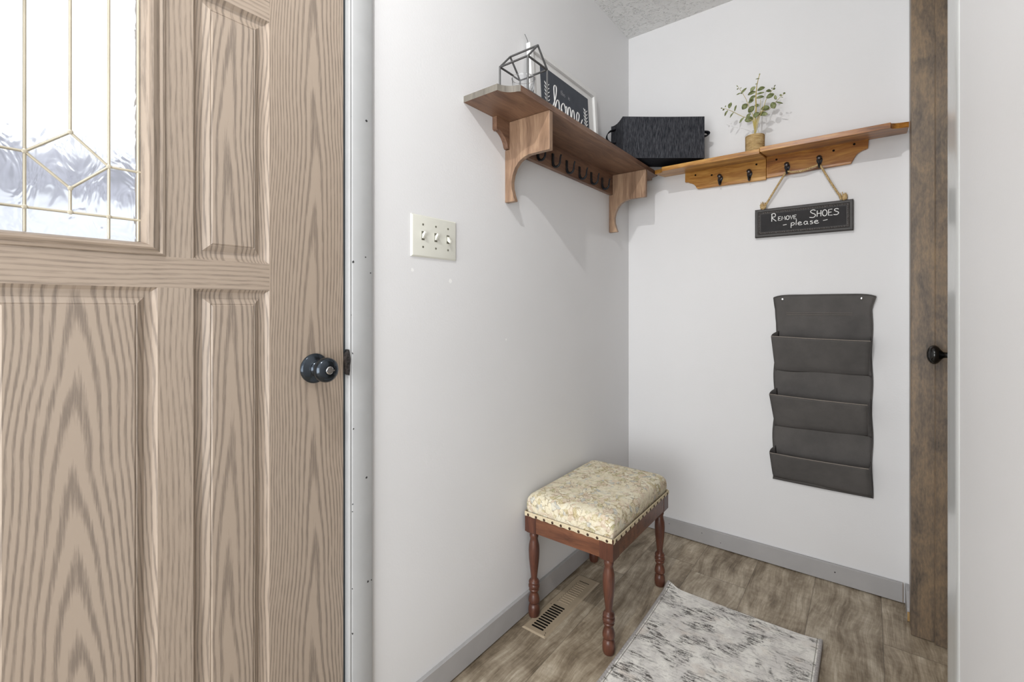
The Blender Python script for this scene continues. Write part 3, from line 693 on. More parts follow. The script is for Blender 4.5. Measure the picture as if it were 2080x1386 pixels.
def write(m, text, x, z, h, step, fn, r, wx=1.0):
    for ch in text:
        if ch == ' ': x += step*.7; continue
        wd = 0
        for st in GL[ch]:
            if ch not in SHARP and len(st) > 2: st = smooth2(st)
            m.tube([fn(x+px*h*wx, z+pz*h) for px, pz in st], r, 6); wd = max(wd, max(p[0] for p in st))
        x += (wd+.22)*h*wx*step
    return x

# ------------------------------------------------------------------ hanging sign
sg = thing('hanging_sign', 'small charcoal chalkboard sign on a jute rope asking to remove shoes', 'sign', (.75, -.012, 1.379))
sx0, sx1, szb, szt = .5795, .9185, 1.3800, 1.4990
def fr(x): return 0
m = MB(); pr = [(0, -.004), (0, -.018), (.003, -.021), (.011, -.021), (.013, -.019), (.021, -.0185)]
vs = []; fs = []
for d, y in pr: vs += [(sx0+d, y, szb+d), (sx1-d, y, szb+d), (sx1-d, y, szt-d), (sx0+d, y, szt-d)]
for i in range(len(pr)-1):
    for k in range(4): fs.append((i*4+k, i*4+(k+1) % 4, (i+1)*4+(k+1) % 4, (i+1)*4+k))
fs.append((3, 2, 1, 0)); e_ = (len(pr)-1)*4; fs.append((e_, e_+1, e_+2, e_+3)); m.add(vs, fs)
part(m, 'sign_frame', M_SIGNRIM, sg)
m = MB(); m.box(sx0+.022, sx1-.022, -.0195, -.0184, szb+.022, szt-.022); part(m, 'board_face', M_BLACKB, sg)
def twist(m, a, b, r, pitch, seg=6, strands=2, sub=None):
    a = Vector(a); b = Vector(b); L = (b-a).length; n = max(4, int(L/pitch*10)); t = (b-a).normalized()
    u = t.orthogonal().normalized(); v = t.cross(u)
    for s_ in range(strands):
        m.tube([a+(b-a)*(i/n)+(u*math.cos(2*PI*(i/10+s_/strands))+v*math.sin(2*PI*(i/10+s_/strands)))*r*.55 for i in range(n+1)], r*.62, seg)
m = MB(); i_ = .0165; yb = -.0195
for a, b_ in (((sx0+i_, yb, szb+i_), (sx1-i_, yb, szb+i_)), ((sx1-i_, yb, szb+i_), (sx1-i_, yb, szt-i_)), ((sx1-i_, yb, szt-i_), (sx0+i_, yb, szt-i_)), ((sx0+i_, yb, szt-i_), (sx0+i_, yb, szb+i_))):
    twist(m, a, b_, .0030, .016)
part(m, 'rope_border', M_BRAID, sg, smooth=60)
fn = lambda x, z: (x, -.0199, z)
m = MB()
write(m, 'R', .643, 1.4425, .0325, 1, fn, .0016, .85)
x = write(m, 'EMOVE', .667, 1.4445, .0160, .95, fn, .0015, 1.12)
write(m, 'S', .778, 1.4420, .0310, 1, fn, .0016)
write(m, 'HOES', .802, 1.4445, .0240, .95, fn, .0016, 1.05)
write(m, '-', .684, 1.4125, .022, 1, fn, .0014)
write(m, 'please', .7125, 1.4180, .0125, 1.0, fn, .0014, 2.02)
write(m, '-', .822, 1.4150, .024, 1, fn, .0014)
part(m, 'lettering', M_CHALK, sg)
def rope(m, pts, r=.0042, pitch=.016):
    P_ = [Vector(p) for p in pts]; L = [0]
    for a, b_ in zip(P_, P_[1:]): L.append(L[-1]+(b_-a).length)
    n = int(L[-1]/.0028)
    def at(s):
        for i in range(len(L)-1):
            if s <= L[i+1]+1e-9: return P_[i].lerp(P_[i+1], (s-L[i])/(L[i+1]-L[i]))
        return P_[-1]
    for st in range(3):
        out = []
        for i in range(n+1):
            s = L[-1]*i/n; p = at(s); q = at(min(L[-1], s+.004))-at(max(0, s-.004)); t = q.normalized()
            u = t.cross(Vector((0, 1, 0))).normalized(); v = t.cross(u)
            a = 2*PI*(s/pitch+st/3); out.append(p+(u*math.cos(a)+v*math.sin(a))*r*.5)
        m.tube(out, r*.52, 6)
h1 = (.699, 1.629); h2 = (.810, 1.635)
kl, kr = .6115, .887
m = MB(); rope(m, [(kl+.006, -.020, 1.502), (kl+.008, -.024, 1.512), (kl+.045, -.032, 1.572), (h1[0]-.004, -.036, h1[1]+.006), (h1[0]+.004, -.037, h1[1]+.0105), (h1[0]+.02, -.036, h1[1]+.004), ((h1[0]+h2[0])/2, -.034, h1[1]+.003), (h2[0]-.02, -.036, h2[1]+.006), (h2[0]-.003, -.037, h2[1]+.0115), (h2[0]+.005, -.036, h2[1]+.006), (kr-.040, -.032, 1.572), (kr-.010, -.024, 1.514), (kr-.008, -.020, 1.502)])
rp = part(m, 'hanging_rope', M_ROPE, sg, smooth=60)
for kx_ in (kl, kr):
    m = MB(); 
    m.lathe([(0, -.012), (.005, -.010), (.0062, -.002), (.0095, .002), (.0105, .008), (.0085, .013), (.0095, .017), (.0055, .022), (0, .0225)], (kx_-(.002 if kx_ < .7 else -.002), -.013, 1.5015), (.15 if kx_ > .7 else -.25, 0, 1), 9)
    for k in range(7):
        a = k*.9; m.tube([(kx_+.006*math.cos(a), -.013+.006*math.sin(a), 1.514), (kx_+.010*math.cos(a)-.001, -.013+.009*math.sin(a), 1.5265+.002*(k % 3))], .0016, 5)
    ob = m.build('rope_knot', M_ROPE, None, origin=sg['_o']); ob.location = (0, 0, 0); ob.parent = rp

# ------------------------------------------------------------------ fabric wall organiser
og = thing('hanging_organizer', 'charcoal fabric organiser with three empty pockets hanging on the back wall', 'organizer', (.81, -.002, .36))
def xl(z):   # left edge of the backing
    t = (z-.36)/.77; return .640+.012*t+.004*math.sin(t*19)+(.010*max(0, 1-abs(z-1.02)/.08))*.4
def xr(z): t = (z-.36)/.77; return .9755-.001*t+.002*math.sin(t*23+1)
def back(u, v):
    z = .362+v*.772; a, b_ = xl(z)+.006, xr(z)
    if v > .93: k = (v-.93)/.07; a -= .010*k; b_ += .014*k
    x = a+(b_-a)*u
    y = -.006-.004*math.sin(u*PI)*(1-v)-.0025*math.sin(u*9+v*4)*math.sin(v*PI)
    zz = z
    if v > .9: kk = (v-.9)/.1; zz -= .010*kk*(abs(2*u-1)**8); y -= .006*kk*abs(2*u-1)**4+.0025*math.sin(u*14)*kk
    return (x, y, zz)
m = MB(); m.grid(back, 24, 60); bk_ = part(m, 'backing', M_CLOTH, og, smooth=180, solid=.0025)
m = MB(); m.tube([tuple(Vector(back(i/24, 1))+Vector((0, -.001, 0))) for i in range(25)], .0022, 6)
for uu in (0, 1): m.tube([tuple(Vector(back(uu, v/40))+Vector((0, -.001, 0))) for v in range(41)], .0020, 6)
ob = m.build('seam_edge', M_CLOTH, None, origin=og['_o'], smooth=60); ob.location = (0, 0, 0); ob.parent = bk_
m = MB()
for zz, c_ in ((1.061, 0), (1.054, 0)): m.tube([(.695+.22*i/10, -.0105-.002*math.sin(i/10*PI), zz) for i in range(11)], .0007, 5)
ob = m.build('stitching', M_HEM, None, origin=og['_o']); ob.location = (0, 0, 0); ob.parent = bk_
# pockets: (lip left xz, lip right xz, bottom left xz, bottom right xz, lip depth, bottom depth)
PK = [((.648, .9650), (.970, .9585), (.656, .8150), (.964, .8190), .070, .008),
      ((.641, .7265), (.9615, .7215), (.656, .5830), (.962, .5900), .068, .010),
      ((.641, .4840), (.9650, .4850), (.648, .3720), (.972, .3650), .062, .012)]
for (la, ra, lb, rb, dl, db) in PK:
    def front(u, v):
        # v 0 bottom .. 1 lip
        x0 = lb[0]+(la[0]-lb[0])*v; x1 = rb[0]+(ra[0]-rb[0])*v
        z0 = lb[1]+(la[1]-lb[1])*v; z1 = rb[1]+(ra[1]-rb[1])*v
        y = -(db+(dl-db)*(v**.85))-.003*math.sin(u*PI)*v-.0015*math.sin(u*11+v*5)*(1-v*.7)
        if v < .15: y += .006*(1-v/.15)
        return (x0+(x1-x0)*u, y, z0+(z1-z0)*u-.0015*math.sin(u*PI))
    m = MB(); m.grid(front, 20, 14)
    for side in (0, 1):
        def gus(u, v):
            p = Vector(front(side, v)); z = p.z; bx_ = (xl(z)+.014 if side == 0 else xr(z)-.003)
            top = v
            q = Vector((bx_, -.009, z+(.020*v if side == 0 else .014*v)))
            r_ = p.lerp(q, u); r_.x += (-.006 if side == 0 else .0035)*math.sin(u*PI)*(.4+v*.6); return tuple(r_)
        m.grid(gus, 6, 14)
    pk = part(m, 'pocket', M_CLOTH, og, smooth=180, solid=.0018)
    m = MB(); m.tube([tuple(Vector(front(i/20, 1))+Vector((0, -.0008, .0004))) for i in range(21)], .0019, 6)
    ob = m.build('pocket_hem', M_HEM, None, origin=og['_o'], smooth=60); ob.location = (0, 0, 0); ob.parent = pk
for px_ in (.681, .944):
    m = MB(); m.lathe([(0, 0), (.0012, 0), (.0012, .010), (.0042, .0105), (.0038, .0122), (0, .013)], (px_, -.004, 1.1175), (0, -1, 0), 12); part(m, 'grommet', M_CHROME, og, smooth=50)

# ------------------------------------------------------------------ stool
st = thing('stool', 'square footstool with floral tapestry seat and turned mahogany legs beside the floor vent', 'stool', (.178, -.665, 0))
X0, X1, Y0, Y1 = .0135, .3450, -.9100, -.4200
pz0, pz1 = .297, .3625
legs = [(.0355, -.888), (.3205, -.888), (.3205, -.442), (.0355, -.442)]
LP = [(.0130, 0), (.0165, .03), (.0162, .05), (.0138, .075), (.0150, .10), (.0190, .155), (.0200, .22), (.0188, .32), (.0155, .42), (.0125, .50), (.0114, .535), (.0120, .555), (.0165, .566), (.0196, .585), (.0196, .600), (.0168, .607), (.0168, .612), (.0204, .625), (.0206, .648), (.0168, .660), (.0168, .667), (.0190, .678), (.0178, .690), (.0138, .705), (.0134, .715), (.0165, .740), (.0198, .775), (.0208, .800), (.0204, .818), (.0165, .832), (.0146, .842), (.0182, .856), (.0206, .890), (.0212, .925), (.0205, .965), (.0175, .995), (.0150, 1.0)]
for i, (lx_, ly_) in enumerate(legs):
    m = MB(); m.lathe([(r*.95, pz0*(1-s)+.0005*(s == 1)) for r, s in LP][::-1], (lx_, ly_, 0), (0, 0, 1), 28)
    ax = X0-.0015 if lx_ < .1 else lx_-.0225; bx2 = X1+.0015 if lx_ > .1 else lx_+.0225
    ay = Y0-.0015 if ly_ < -.6 else ly_-.0225; by2 = Y1+.0015 if ly_ > -.6 else ly_+.0225
    ax, bx2 = (X0-.001, .0580) if lx_ < .1 else (.2995, X1+.001)
    ay, by2 = (Y0-.001, -.8650) if ly_ < -.6 else (-.4650, Y1+.001)
    c = .004
    ol = [(ax, ay), (bx2, ay), (bx2, by2), (ax, by2)]
    m.box(ax, bx2, ay, by2, pz0+.004, pz1)
    m.box(ax+c, bx2-c, ay+c, by2-c, pz0, pz0+.004)
    part(m, 'leg', M_MAHOG, st, smooth=35, bevel=.0012)
for a in ((.058, .2995, Y0, Y0+.018), (.058, .2995, Y1-.018, Y1), (X0, X0+.018, -.865, -.465), (X1-.018, X1, -.865, -.465)):
    m = MB(); m.box(a[0], a[1], a[2], a[3], pz0+.006, pz1-.001); part(m, 'rail', M_MAHOG_H, st, bevel=.001)
cx0, cx1, cy0, cy1 = .0150, .3420, -.9070, -.4230
def cush(m):
    rings = []
    def rr(x0, x1, y0, y1, r, n=6):
        o = []
        for (cx, cy, a0) in ((x1-r, y1-r, 0), (x0+r, y1-r, 90), (x0+r, y0+r, 180), (x1-r, y0+r, 270)):
            for k in range(n+1):
                a = math.radians(a0+90*k/n); o.append((cx+r*math.cos(a), cy+r*math.sin(a)))
        return o
    prof = [(.003, .360, .008), (.001, .370, .010), (-.002, .385, .014), (-.0025, .402, .016), (.000, .415, .018), (.006, .4245, .020), (.014, .4305, .022), (.030, .4345, .024), (.06, .437, .020), (.10, .4385, .016), (.14, .439, .01)]
    pv = None
    vs = []; fs = []
    for d, z, r in prof:
        for p in rr(cx0+d, cx1-d, cy0+d, cy1-d, r): vs.append((p[0], p[1], z))
    n = 28
    for i in range(len(prof)-1):
        for k in range(n): fs.append((i*n+k, i*n+(k+1) % n, (i+1)*n+(k+1) % n, (i+1)*n+k))
    fs.append(tuple(range((len(prof)-1)*n, len(prof)*n))); fs.append(tuple(range(n))[::-1])
    m.add(vs, fs)
m = MB(); cush(m); cu = part(m, 'seat_cushion', M_TAP, st, smooth=60)
# braid with scalloped lower edge
m = MB()
def braid(p0, p1, nx, ny):
    L = math.hypot(p1[0]-p0[0], p1[1]-p0[1]); n = int(L/.004); vs = []; fs = []
    for i in range(n+1):
        t = i/n; x = p0[0]+(p1[0]-p0[0])*t; y = p0[1]+(p1[1]-p0[1])*t; zz = .3555+.0022*abs(math.sin(t*L/.0345*PI))
        for q, z in ((0.0008, zz), (.0022, zz+.0015), (.0022, .3700), (.0006, .3715)): vs.append((x+nx*q, y+ny*q, z))
    for i in range(n):
        for k in range(3): fs.append((i*4+k, (i+1)*4+k, (i+1)*4+k+1, i*4+k+1))
    m.add(vs, fs)
e = .0012
braid((X0+e, Y0-e), (X1-e, Y0-e), 0, -1); braid((X1+e, Y0+e), (X1+e, Y1-e), 1, 0); braid((X1-e, Y1+e), (X0+e, Y1+e), 0, 1); braid((X0-e, Y1-e), (X0-e, Y0+e), -1, 0)
part(m, 'braid_trim', M_GIMP, st, solid=.001)
nm = MB(); nm.lathe([(.0048, 0), (.0044, .0014), (.0028, .0026), (0, .0031)], (0, 0, 0), (0, 0, 1), 12)
base = None
def nail(x, y, z, rot):
    global base
    if base is None:
        base = nm.build('nail', M_NAIL, smooth=60); o = base
    else: o = base.copy(); C.objects.link(o)
    o.parent = st; o.location = Vector((x, y, z))-Vector(st['_o']); o.rotation_euler = rot
for k in range(10):
    t = (k+.45)/10
    nail(X0+(X1-X0)*t, Y0-.0030, .3625, (PI/2, 0, 0)); nail(X0+(X1-X0)*t, Y1+.0030, .3625, (-PI/2, 0, 0))
for k in range(14):
    t = (k+.5)/14
    nail(X1+.0030, Y0+(Y1-Y0)*t, .3625, (0, PI/2, 0)); nail(X0-.0030, Y0+(Y1-Y0)*t, .3625, (0, -PI/2, 0))

# ------------------------------------------------------------------ floor register
vt = thing('floor_vent', 'tan metal floor register set in the planks under the stool', 'vent', (.092, -.77, 0))
vx0, vx1, vy0, vy1 = .0575, .1285, -.960, -.572
vx0 = .0345
m = MB(); 
pr = [(0, .0003), (.0035, .0032), (.006, .0042)]
vs = []; fs = []
for d, z in pr: vs += [(vx0+d, vy0+d, z), (vx1-d, vy0+d, z), (vx1-d, vy1-d, z), (vx0+d, vy1-d, z)]
for i in range(2):
    for k in range(4): fs.append((i*4+k, i*4+(k+1) % 4, (i+1)*4+(k+1) % 4, (i+1)*4+k))
fs.append((8, 9, 10, 11)); fs.append((3, 2, 1, 0)); m.add(vs, fs)
part(m, 'face_plate', M_VENT, vt)
for k in range(11):
    y = -.934+k*.0135; m = MB(); m.prism([(.060, y-.003), (.104, y-.003), (.106, y), (.104, y+.0045), (.060, y+.0045), (.058, y)], lambda p: (p[0], p[1], .0036), lambda p: (p[0], p[1], .0045)); part(m, 'slot', M_SLOT, vt)['label'] = 'open dark louvre slot'
for k in range(11):
    y = -.768+k*.0135; m = MB(); m.prism([(.062, y-.0022), (.104, y-.0022), (.104, y+.0022), (.062, y+.0022)], lambda p: (p[0], p[1], .0036), lambda p: (p[0], p[1], .0056)); part(m, 'louvre', M_VENT, vt, bevel=.0008)
    m = MB(); m.box(.0585, .0605, y-.0022, y+.0010, .0036, .0045); part(m, 'slot', M_SLOT, vt)
m = MB(); m.box(.062, .104, -.6145, -.6115, .0036, .0046); part(m, 'damper_slot', M_SLOT, vt)
for p in ((.121, -.950), (.118, -.940), (.050, -.800)):
    m = MB(); m.lathe([(.0016, 0), (.0016, .0006), (0, .001)], (p[0], p[1], .0042), (0, 0, 1), 8); part(m, 'screw', M_SLOT, vt)

# ------------------------------------------------------------------ rug
rg = thing('rug', 'white and charcoal distressed runner rug on the planks before the stool', 'rug', (.6, -1.0, 0))
rx0, rx1, ry0, ry1 = .358, .842, -1.62, -.437
def rugf(u, v, z):
    y = ry0+(ry1-ry0)*v
    x = rx0+(rx1-rx0)*u
    x -= .006*math.exp(-((y-ry1)/.18)**2)*(1-u)
    x += -.003*math.exp(-((y+1.0)/.25)**2)*(1-u)
    yy = y+.012*math.exp(-(u/.05)**2)*max(0, (v-.8)/.2)-.004*math.sin(u*PI)*max(0, (v-.9)/.1)
    lift = .010*math.exp(-((u)/.06)**2-((1-v)/.03)**2)+.005*math.exp(-((1-u)/.06)**2-((1-v)/.03)**2)
    return (x, yy, z+lift)
m = MB(); m.grid(lambda u, v: rugf(u, v, .0095), 60, 130); m.grid(lambda u, v: rugf(u, v, .001), 60, 130)
for (a, b_, n) in (((0, 0), (1, 0), 60), ((1, 0), (1, 1), 130), ((1, 1), (0, 1), 60), ((0, 1), (0, 0), 130)):
    vs = []; 
    for i in range(n+1):
        u = a[0]+(b_[0]-a[0])*i/n; v = a[1]+(b_[1]-a[1])*i/n; vs += [rugf(u, v, .001), rugf(u, v, .0095)]
    m.add(vs, [(2*i, 2*i+2, 2*i+3, 2*i+1) for i in range(n)])
part(m, 'pile', M_RUG, rg, smooth=40)
for u in (0, 1):
    m = MB(); N_ = 480
    pts = [Vector(rugf(u, i/N_, .0065))+Vector((-.002 if u == 0 else .002, 0, .0006*math.sin(i*1.3))) for i in range(N_+1)]
    m.tube(pts, .0058, 8); m.v = [(x_, y_, max(z_, .0006)) for x_, y_, z_ in m.v]; part(m, 'bound_edge', M_RUGEDGE, rg, smooth=60)
    m = MB(); off = .008 if u == 0 else -.008
    m.tube([Vector(rugf(u, i/60, .0095))+Vector((off, 0, 0)) for i in range(61)], .0008, 5); part(m, 'edge_stitch', M_SCREW, rg)

# ------------------------------------------------------------------ basket in the corner
Fv = Vector((-.6108, .7918, 0)); Rv = Vector((.7918, .6108, 0)); camp = Vector((.967, -2.222, 0))
tb = 2.012; lat = .6585; hwid = .1775; dep = .135
c0 = camp+Fv*tb+Rv*lat
zB, zT = 1.7325, 1.913
bs_ = thing('fabric_basket', 'black heathered fabric basket with strap handles in the corner where the shelves meet', 'basket', tuple(c0+Fv*dep*.5+Vector((0, 0, zB))))
def bp(a, d, z): return tuple(c0+Rv*a+Fv*d+Vector((0, 0, z)))
m = MB(); tk = .004
def wallquad(a0, d0, a1, d1, n=(0, 0), sag=0):
    N = 12; vs = []; fs = []
    for i in range(N+1):
        t = i/N; a = a0+(a1-a0)*t; d = d0+(d1-d0)*t
        for z in (zB, zT-sag*math.sin(t*PI)): vs.append(bp(a, d, z))
        for z in (zT-sag*math.sin(t*PI), zB): vs.append(bp(a+n[0]*tk, d+n[1]*tk, z))
    for i in range(N):
        for k in range(3): fs.append((i*4+k, (i+1)*4+k, (i+1)*4+k+1, i*4+k+1))
    m.add(vs, fs)
FL = .026
wallquad(-hwid, 0, hwid, 0, (0, 1), .0015)
wallquad(hwid, 0, hwid, dep, (-1, 0), .006); wallquad(hwid, dep, -hwid-FL, dep-.02, (0, -1), .004); wallquad(-hwid-FL, dep-.02, -hwid, 0, (1, 0), .010)
part(m, 'basket_wall', M_BASKET, bs_)
m = MB(); m.add([bp(-hwid, 0, zB), bp(hwid, 0, zB), bp(hwid, dep, zB), bp(-hwid-FL, dep-.02, zB), bp(-hwid, 0, zB-.0008), bp(hwid, 0, zB-.0008), bp(hwid, dep, zB-.0008), bp(-hwid-FL, dep-.02, zB-.0008)], [(0,1,2,3),(7,6,5,4),(0,4,5,1),(1,5,6,2),(2,6,7,3),(3,7,4,0)])
part(m, 'basket_bottom', M_BASKET_D, bs_)
def strap(pts, wv, nm_='handle'):
    m = MB(); vs = []; n = len(pts); wv = Vector(wv)
    for p in pts: vs += [Vector(p)-wv, Vector(p)+wv]
    m.add(vs, [(2*i, 2*i+1, 2*i+3, 2*i+2) for i in range(n-1)]); part(m, nm_, M_STRAP, bs_, solid=.003, smooth=60)
hl = []
for k in range(17):
    a = PI*k/16; hl.append(bp(-hwid-.016-.040*math.sin(a)**.8, dep*.55-.004*math.sin(a), zT-.062+.030*math.cos(a)-.004*math.sin(a)))
strap(hl, Fv*.0125)
hr = []
for k in range(17):
    a = PI*k/16; hr.append(bp(hwid+.001+.030*math.sin(a)**.6, .030, zT-.066+.010*math.cos(a)+.002*math.sin(a)))
strap(hr, Fv*.0125)

# ------------------------------------------------------------------ potted eucalyptus
pp = thing('potted_plant', 'small artificial eucalyptus in a twine-wrapped pot on the honey shelf', 'plant', (.597, -.12, zl+.019-.12*.122))
pz = zl+.0193-.12*.122; PH = .0655
m = MB(); prof = [(.030, 0), (.0345, .002)]
for i in range(17): prof += [(.0342, .004+i*.00365-.0010), (.0358, .004+i*.00365+.0008)]
prof += [(.0345, PH), (.031, PH), (.030, .055), (0, .055)]
m.lathe(prof, (.597, -.12, pz), (0, 0, 1), 40); m.v = [(x_, y_, z_+(y_+.12)*.122*max(0, 1-(z_-pz)/PH)) for x_, y_, z_ in m.v]; part(m, 'pot', M_JUTE, pp, smooth=60)
m = MB(); m.lathe([(.0305, 0), (.028, .003), (.012, .006), (0, .006)], (.597, -.12, pz+.054), (0, 0, 1), 24); part(m, 'moss', M_STEM, pp)
LEAVES=[(0.591,1.9735,0.0231,0.017,45),(0.6203,1.9675,0.0267,0.0182,15),(0.5877,1.9547,0.0291,0.017,10),(0.6181,1.9479,0.0291,0.0073,5),(0.6186,1.9301,0.0279,0.0121,-5),(0.5899,1.9343,0.0267,0.0146,30),(0.5854,1.922,0.0219,0.0146,30),(0.5584,1.9143,0.0267,0.0219,50),(0.5843,1.8938,0.0291,0.0219,40),(0.6065,1.9015,0.0194,0.0121,-20),(0.6338,1.8894,0.0303,0.0206,0),(0.6273,1.8643,0.0328,0.0182,-15),(0.6054,1.8613,0.0243,0.0219,50),(0.5754,1.8552,0.0316,0.0243,10),(0.5731,1.8732,0.0219,0.0121,40),(0.547,1.8623,0.0267,0.0085,45),(0.652,1.9318,0.0291,0.0182,20),(0.6616,1.8941,0.0267,0.0219,-70),(0.6456,1.9554,0.0194,0.0121,-20),(0.6712,1.9192,0.0182,0.0109,-75),(0.6848,1.8951,0.0267,0.0061,-25),(0.5527,1.9845,0.0291,0.0097,40),(0.5356,1.9744,0.0194,0.0049,5),(0.5065,1.9268,0.0231,0.0158,65),(0.524,1.9146,0.0279,0.0073,78),(0.4912,1.899,0.0243,0.0085,60),(0.5123,1.8873,0.0255,0.0061,55),(0.4793,1.9174,0.0085,0.0073,0),(0.4721,1.9257,0.0061,0.0049,0),(0.4888,1.9277,0.0073,0.0049,80),(0.5309,2.0059,0.0097,0.0036,-50),(0.5321,1.9942,0.0073,0.0049,20),(0.5424,1.9975,0.0061,0.0036,40),(0.6098,2.0049,0.0134,0.0036,0),(0.6043,1.9881,0.0061,0.0044,0),(0.6164,2.0238,0.0073,0.0049,60),(0.6648,1.9583,0.0097,0.0085,0),(0.6669,1.971,0.0085,0.0036,50),(0.6563,1.9656,0.0061,0.0036,80),(0.69,1.92,0.0097,0.0073,-40),(0.7035,1.9198,0.0085,0.0073,0),(0.6952,1.909,0.0073,0.0024,-20) ]
STEMS=[[(0.5977,1.7783),(0.601,1.8464),(0.6032,1.9073),(0.6032,1.9442),(0.6054,1.9829),(0.6164,2.0238)],[(0.5983,1.7978),(0.5921,1.8412),(0.5607,1.8713),(0.5217,1.8976),(0.4888,1.9175),(0.4721,1.9257)],[(0.5988,1.81),(0.5921,1.8659),(0.5742,1.9101),(0.563,1.9455),(0.5493,1.9742),(0.5332,2.0039)],[(0.6021,1.7945),(0.6164,1.8549),(0.6359,1.918),(0.6456,1.9396),(0.6531,1.952),(0.6669,1.971)],[(0.6014,1.8094),(0.6164,1.8744),(0.6488,1.8855),(0.6722,1.9057),(0.6911,1.9149),(0.7035,1.9198)],[(0.5999,1.7999),(0.6054,1.838),(0.6186,1.8788),(0.619,1.9227)] ]
def pdep(x, z): return -.12+.012*math.sin(x*60)+.004*math.cos(z*70)
m = MB()
for i, s_ in enumerate(STEMS):
    pts = []
    for a, b_ in zip(s_, s_[1:]):
        for k in range(4): t = k/4; x = a[0]+(b_[0]-a[0])*t; z = a[1]+(b_[1]-a[1])*t; pts.append((x, pdep(x, z), z))
    pts.append((s_[-1][0], pdep(*s_[-1]), s_[-1][1])); n = len(pts)
    if i == 0: pts = [(.5975, -.12, pz+.055)]+pts; n += 1
    m.tube(pts, [(.0030 if i == 0 else .0011)*(1-.75*k/n)+.0004 for k in range(n)], 6)
part(m, 'stem', M_STEM, pp, smooth=60)
m = MB(); rnd = random.Random(5)
for (x, z, l, w_, a) in LEAVES:
    a = math.radians(a); c = Vector((x, pdep(x, z)-.002+rnd.uniform(-.004, .003), z)); ux = Vector((math.cos(a), rnd.uniform(-.25, .25), math.sin(a))).normalized()
    vv = Vector((-math.sin(a), rnd.uniform(-.3, .3), math.cos(a))).normalized(); nn = ux.cross(vv)
    rows = 8; vs = []; fs = []
    for i in range(rows+1):
        t = i/rows; wdt = w_/2*math.sin(PI*min(1, t*.94+.03))**.7; cc = c+ux*(t-.5)*l+nn*(.10*l*math.sin(t*PI))
        vs += [cc-vv*wdt+nn*.12*wdt, cc-nn*.0003, cc+vv*wdt+nn*.12*wdt]
    for i in range(rows): fs += [(i*3, i*3+1, i*3+4, i*3+3), (i*3+1, i*3+2, i*3+5, i*3+4)]
    m.add(vs, fs)
part(m, 'foliage', M_LEAF, pp, smooth=70, solid=.0006)

# ------------------------------------------------------------------ framed print leaning on the wall
fp = thing('framed_print', 'white framed slate print reading this is home, leaning on the left shelf', 'picture', (.03, -.648, ST))
th_ = math.atan2(.0175, .294)
def fpt(y, h, o):   # y along wall, h up the frame, o out from its back
    return (.0215+.0175*(1-h/.296)*1.0-.0135+o*math.cos(th_), y, ST+.0008+h*math.cos(th_)*1.0+o*math.sin(th_))
fy0, fy1, fh = -.897, -.398, .296
m = MB(); pr = [(0, 0), (0, .014), (.002, .0155), (.020, .0155), (.022, .010), (.022, .006)]
vs = []; fs = []
for d, o in pr: vs += [fpt(fy0+d, d, o), fpt(fy1-d, d, o), fpt(fy1-d, fh-d, o), fpt(fy0+d, fh-d, o)]
for i in range(len(pr)-1):
    for k in range(4): fs.append((i*4+k, i*4+(k+1) % 4, (i+1)*4+(k+1) % 4, (i+1)*4+k))
fs.append((3, 2, 1, 0)); e_ = (len(pr)-1)*4; fs.append((e_, e_+1, e_+2, e_+3)); m.add(vs, fs)
part(m, 'frame', M_FRAMEW, fp)
py0, py1 = -.826, -.466
def quad(y0, y1, h0, h1, o): return [fpt(y0, h0, o), fpt(y1, h0, o), fpt(y1, h1, o), fpt(y0, h1, o)]
m = MB(); m.add(quad(py0, py1, .045, .250, .0066)+quad(py0, py1, .045, .250, .0080), [(3,2,1,0),(4,5,6,7),(0,1,5,4),(1,2,6,5),(2,3,7,6),(3,0,4,7)])
part(m, 'print', M_MATB, fp)
def ff(y, z): return fpt(y, z, .0086)
m = MB()
ho = .118
HOME = [[(-.752,.118),(-.728,.165),(-.722,.200),(-.732,.205),(-.740,.190),(-.738,.130),(-.737,.100)], [(-.737,.115),(-.722,.150),(-.708,.150),(-.706,.110),(-.694,.104)],
        [(-.694,.104),(-.690,.140),(-.672,.156),(-.660,.135),(-.668,.108),(-.684,.108),(-.690,.130)], [(-.664,.140),(-.650,.150),(-.648,.105),(-.636,.150),(-.622,.152),(-.620,.106),(-.606,.150),(-.594,.148),(-.592,.106),(-.580,.104)],
        [(-.580,.104),(-.560,.125),(-.552,.150),(-.564,.158),(-.574,.135),(-.566,.108),(-.548,.106),(-.526,.140)]]
for s_ in HOME:
    pts = []
    pts = [ff(*q) for q in smooth2(s_, 6)]; m.tube(pts, .0024, 6)
for yb_, sgn in ((-.788, 1), (-.494, -1)):
    m.tube([ff(yb_, .085), ff(yb_+.001, .130), ff(yb_-.002, .195)], .0008, 5)
    for k in range(7):
        h_ = .095+k*.0145
        for s2 in (-1, 1):
            m.tube([ff(yb_, h_), ff(yb_+s2*.010, h_+.0075), ff(yb_+s2*.017, h_+.0135)], [.0006, .0021, .0004], 5)
part(m, 'white_lettering', M_CHALK, fp)
for wd_, y_ in (('this', -.690), ('is', -.632)): m = MB(); write(m, wd_, y_, .186, .0105, 1.2, ff, .0009, 1.5); part(m, 'small_word', M_CHALK_DIM, fp)
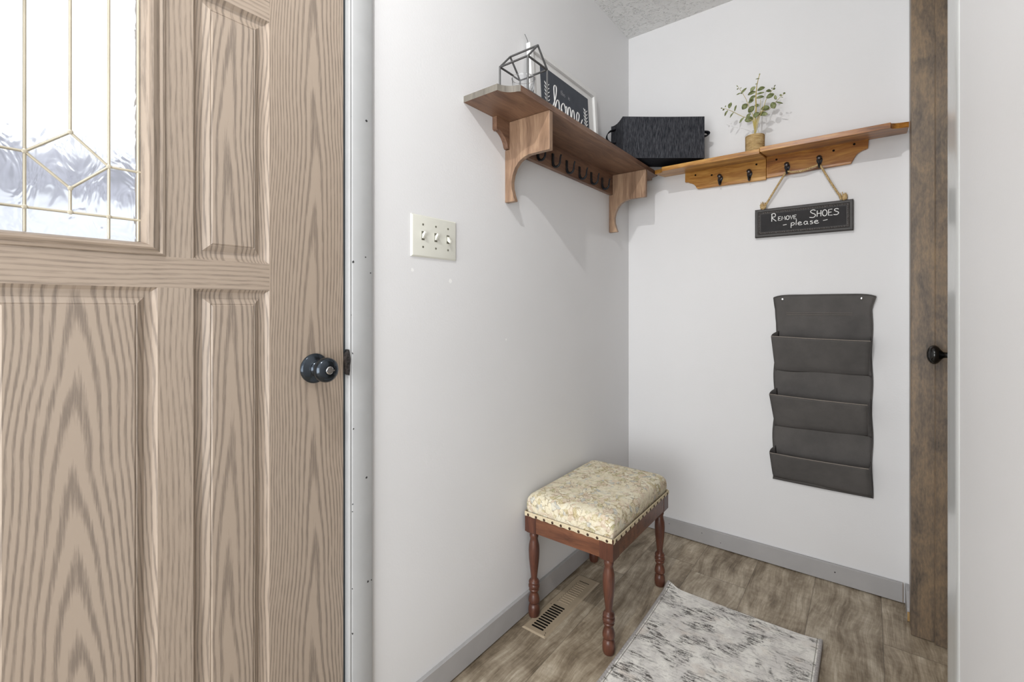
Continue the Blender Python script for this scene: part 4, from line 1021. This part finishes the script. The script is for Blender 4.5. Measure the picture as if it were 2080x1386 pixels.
m = MB(); m.tube([fpt(-.889, fh-.002, .004), fpt(-.893, fh+.016, .002), fpt(-.905, fh+.030, .001)], .0008, 5); part(m, 'hanging_wire', M_IRON, fp)

# ------------------------------------------------------------------ wire house lantern with votive glass
ln = thing('wire_lantern', 'grey wire house-shaped lantern at the open end of the left shelf', 'lantern', (.12, -1.063, ST))
ex0, ex1, ey0, ey1, ze, za = .066, .172, -1.115, -1.012, 1.8235, 1.877
ym = (ey0+ey1)/2; zb0 = ST+.0036
rr_ = .0031
def rod(a, b_): m.tube([a, b_], rr_, 8)
m = MB()
cor = [(ex0, ey0), (ex1, ey0), (ex1, ey1), (ex0, ey1)]
for i in range(4):
    a = cor[i]; b_ = cor[(i+1) % 4]
    rod((*a, zb0), (*a, ze)); rod((*a, ze), (*b_, ze)); rod((*a, zb0), (*b_, zb0))
for xx in (ex0, ex1): rod((xx, ey0, ze), (xx, ym, za)); rod((xx, ey1, ze), (xx, ym, za))
rod((ex0, ym, za), (ex1, ym, za))
for p in [(*c_, ze) for c_ in cor]+[(ex0, ym, za), (ex1, ym, za)]: m.lathe([(0, -rr_), (rr_*.8, -rr_*.6), (rr_*1.05, 0), (rr_*.8, rr_*.6), (0, rr_)], p, (0, 0, 1), 8)
part(m, 'wire_frame', plain('grey_steel_rod', srgb(92, 92, 92), .45, .5, .5), ln, smooth=60)
gc = ((ex0+ex1)/2, ym-.002)
vg = thing('votive_glass', 'clear glass candle cup inside the wire house lantern', 'candle holder', (gc[0], gc[1], ST))
m = MB(); m.lathe([(.026, .0005), (.030, .004), (.0335, .040), (.0355, .068), (.0370, .072), (.0345, .0725), (.0335, .066), (.0310, .040), (.0275, .008), (0, .007)], (gc[0], gc[1], ST), (0, 0, 1), 36)
part(m, 'cup', M_JAR, vg, smooth=60)
m = MB(); m.lathe([(.024, .0085), (.024, .028), (.022, .030), (0, .0295)], (gc[0], gc[1], ST), (0, 0, 1), 28); part(m, 'candle', M_WAX, vg, smooth=50)

for o in bpy.data.objects:
    if '_o' in o: del o['_o']
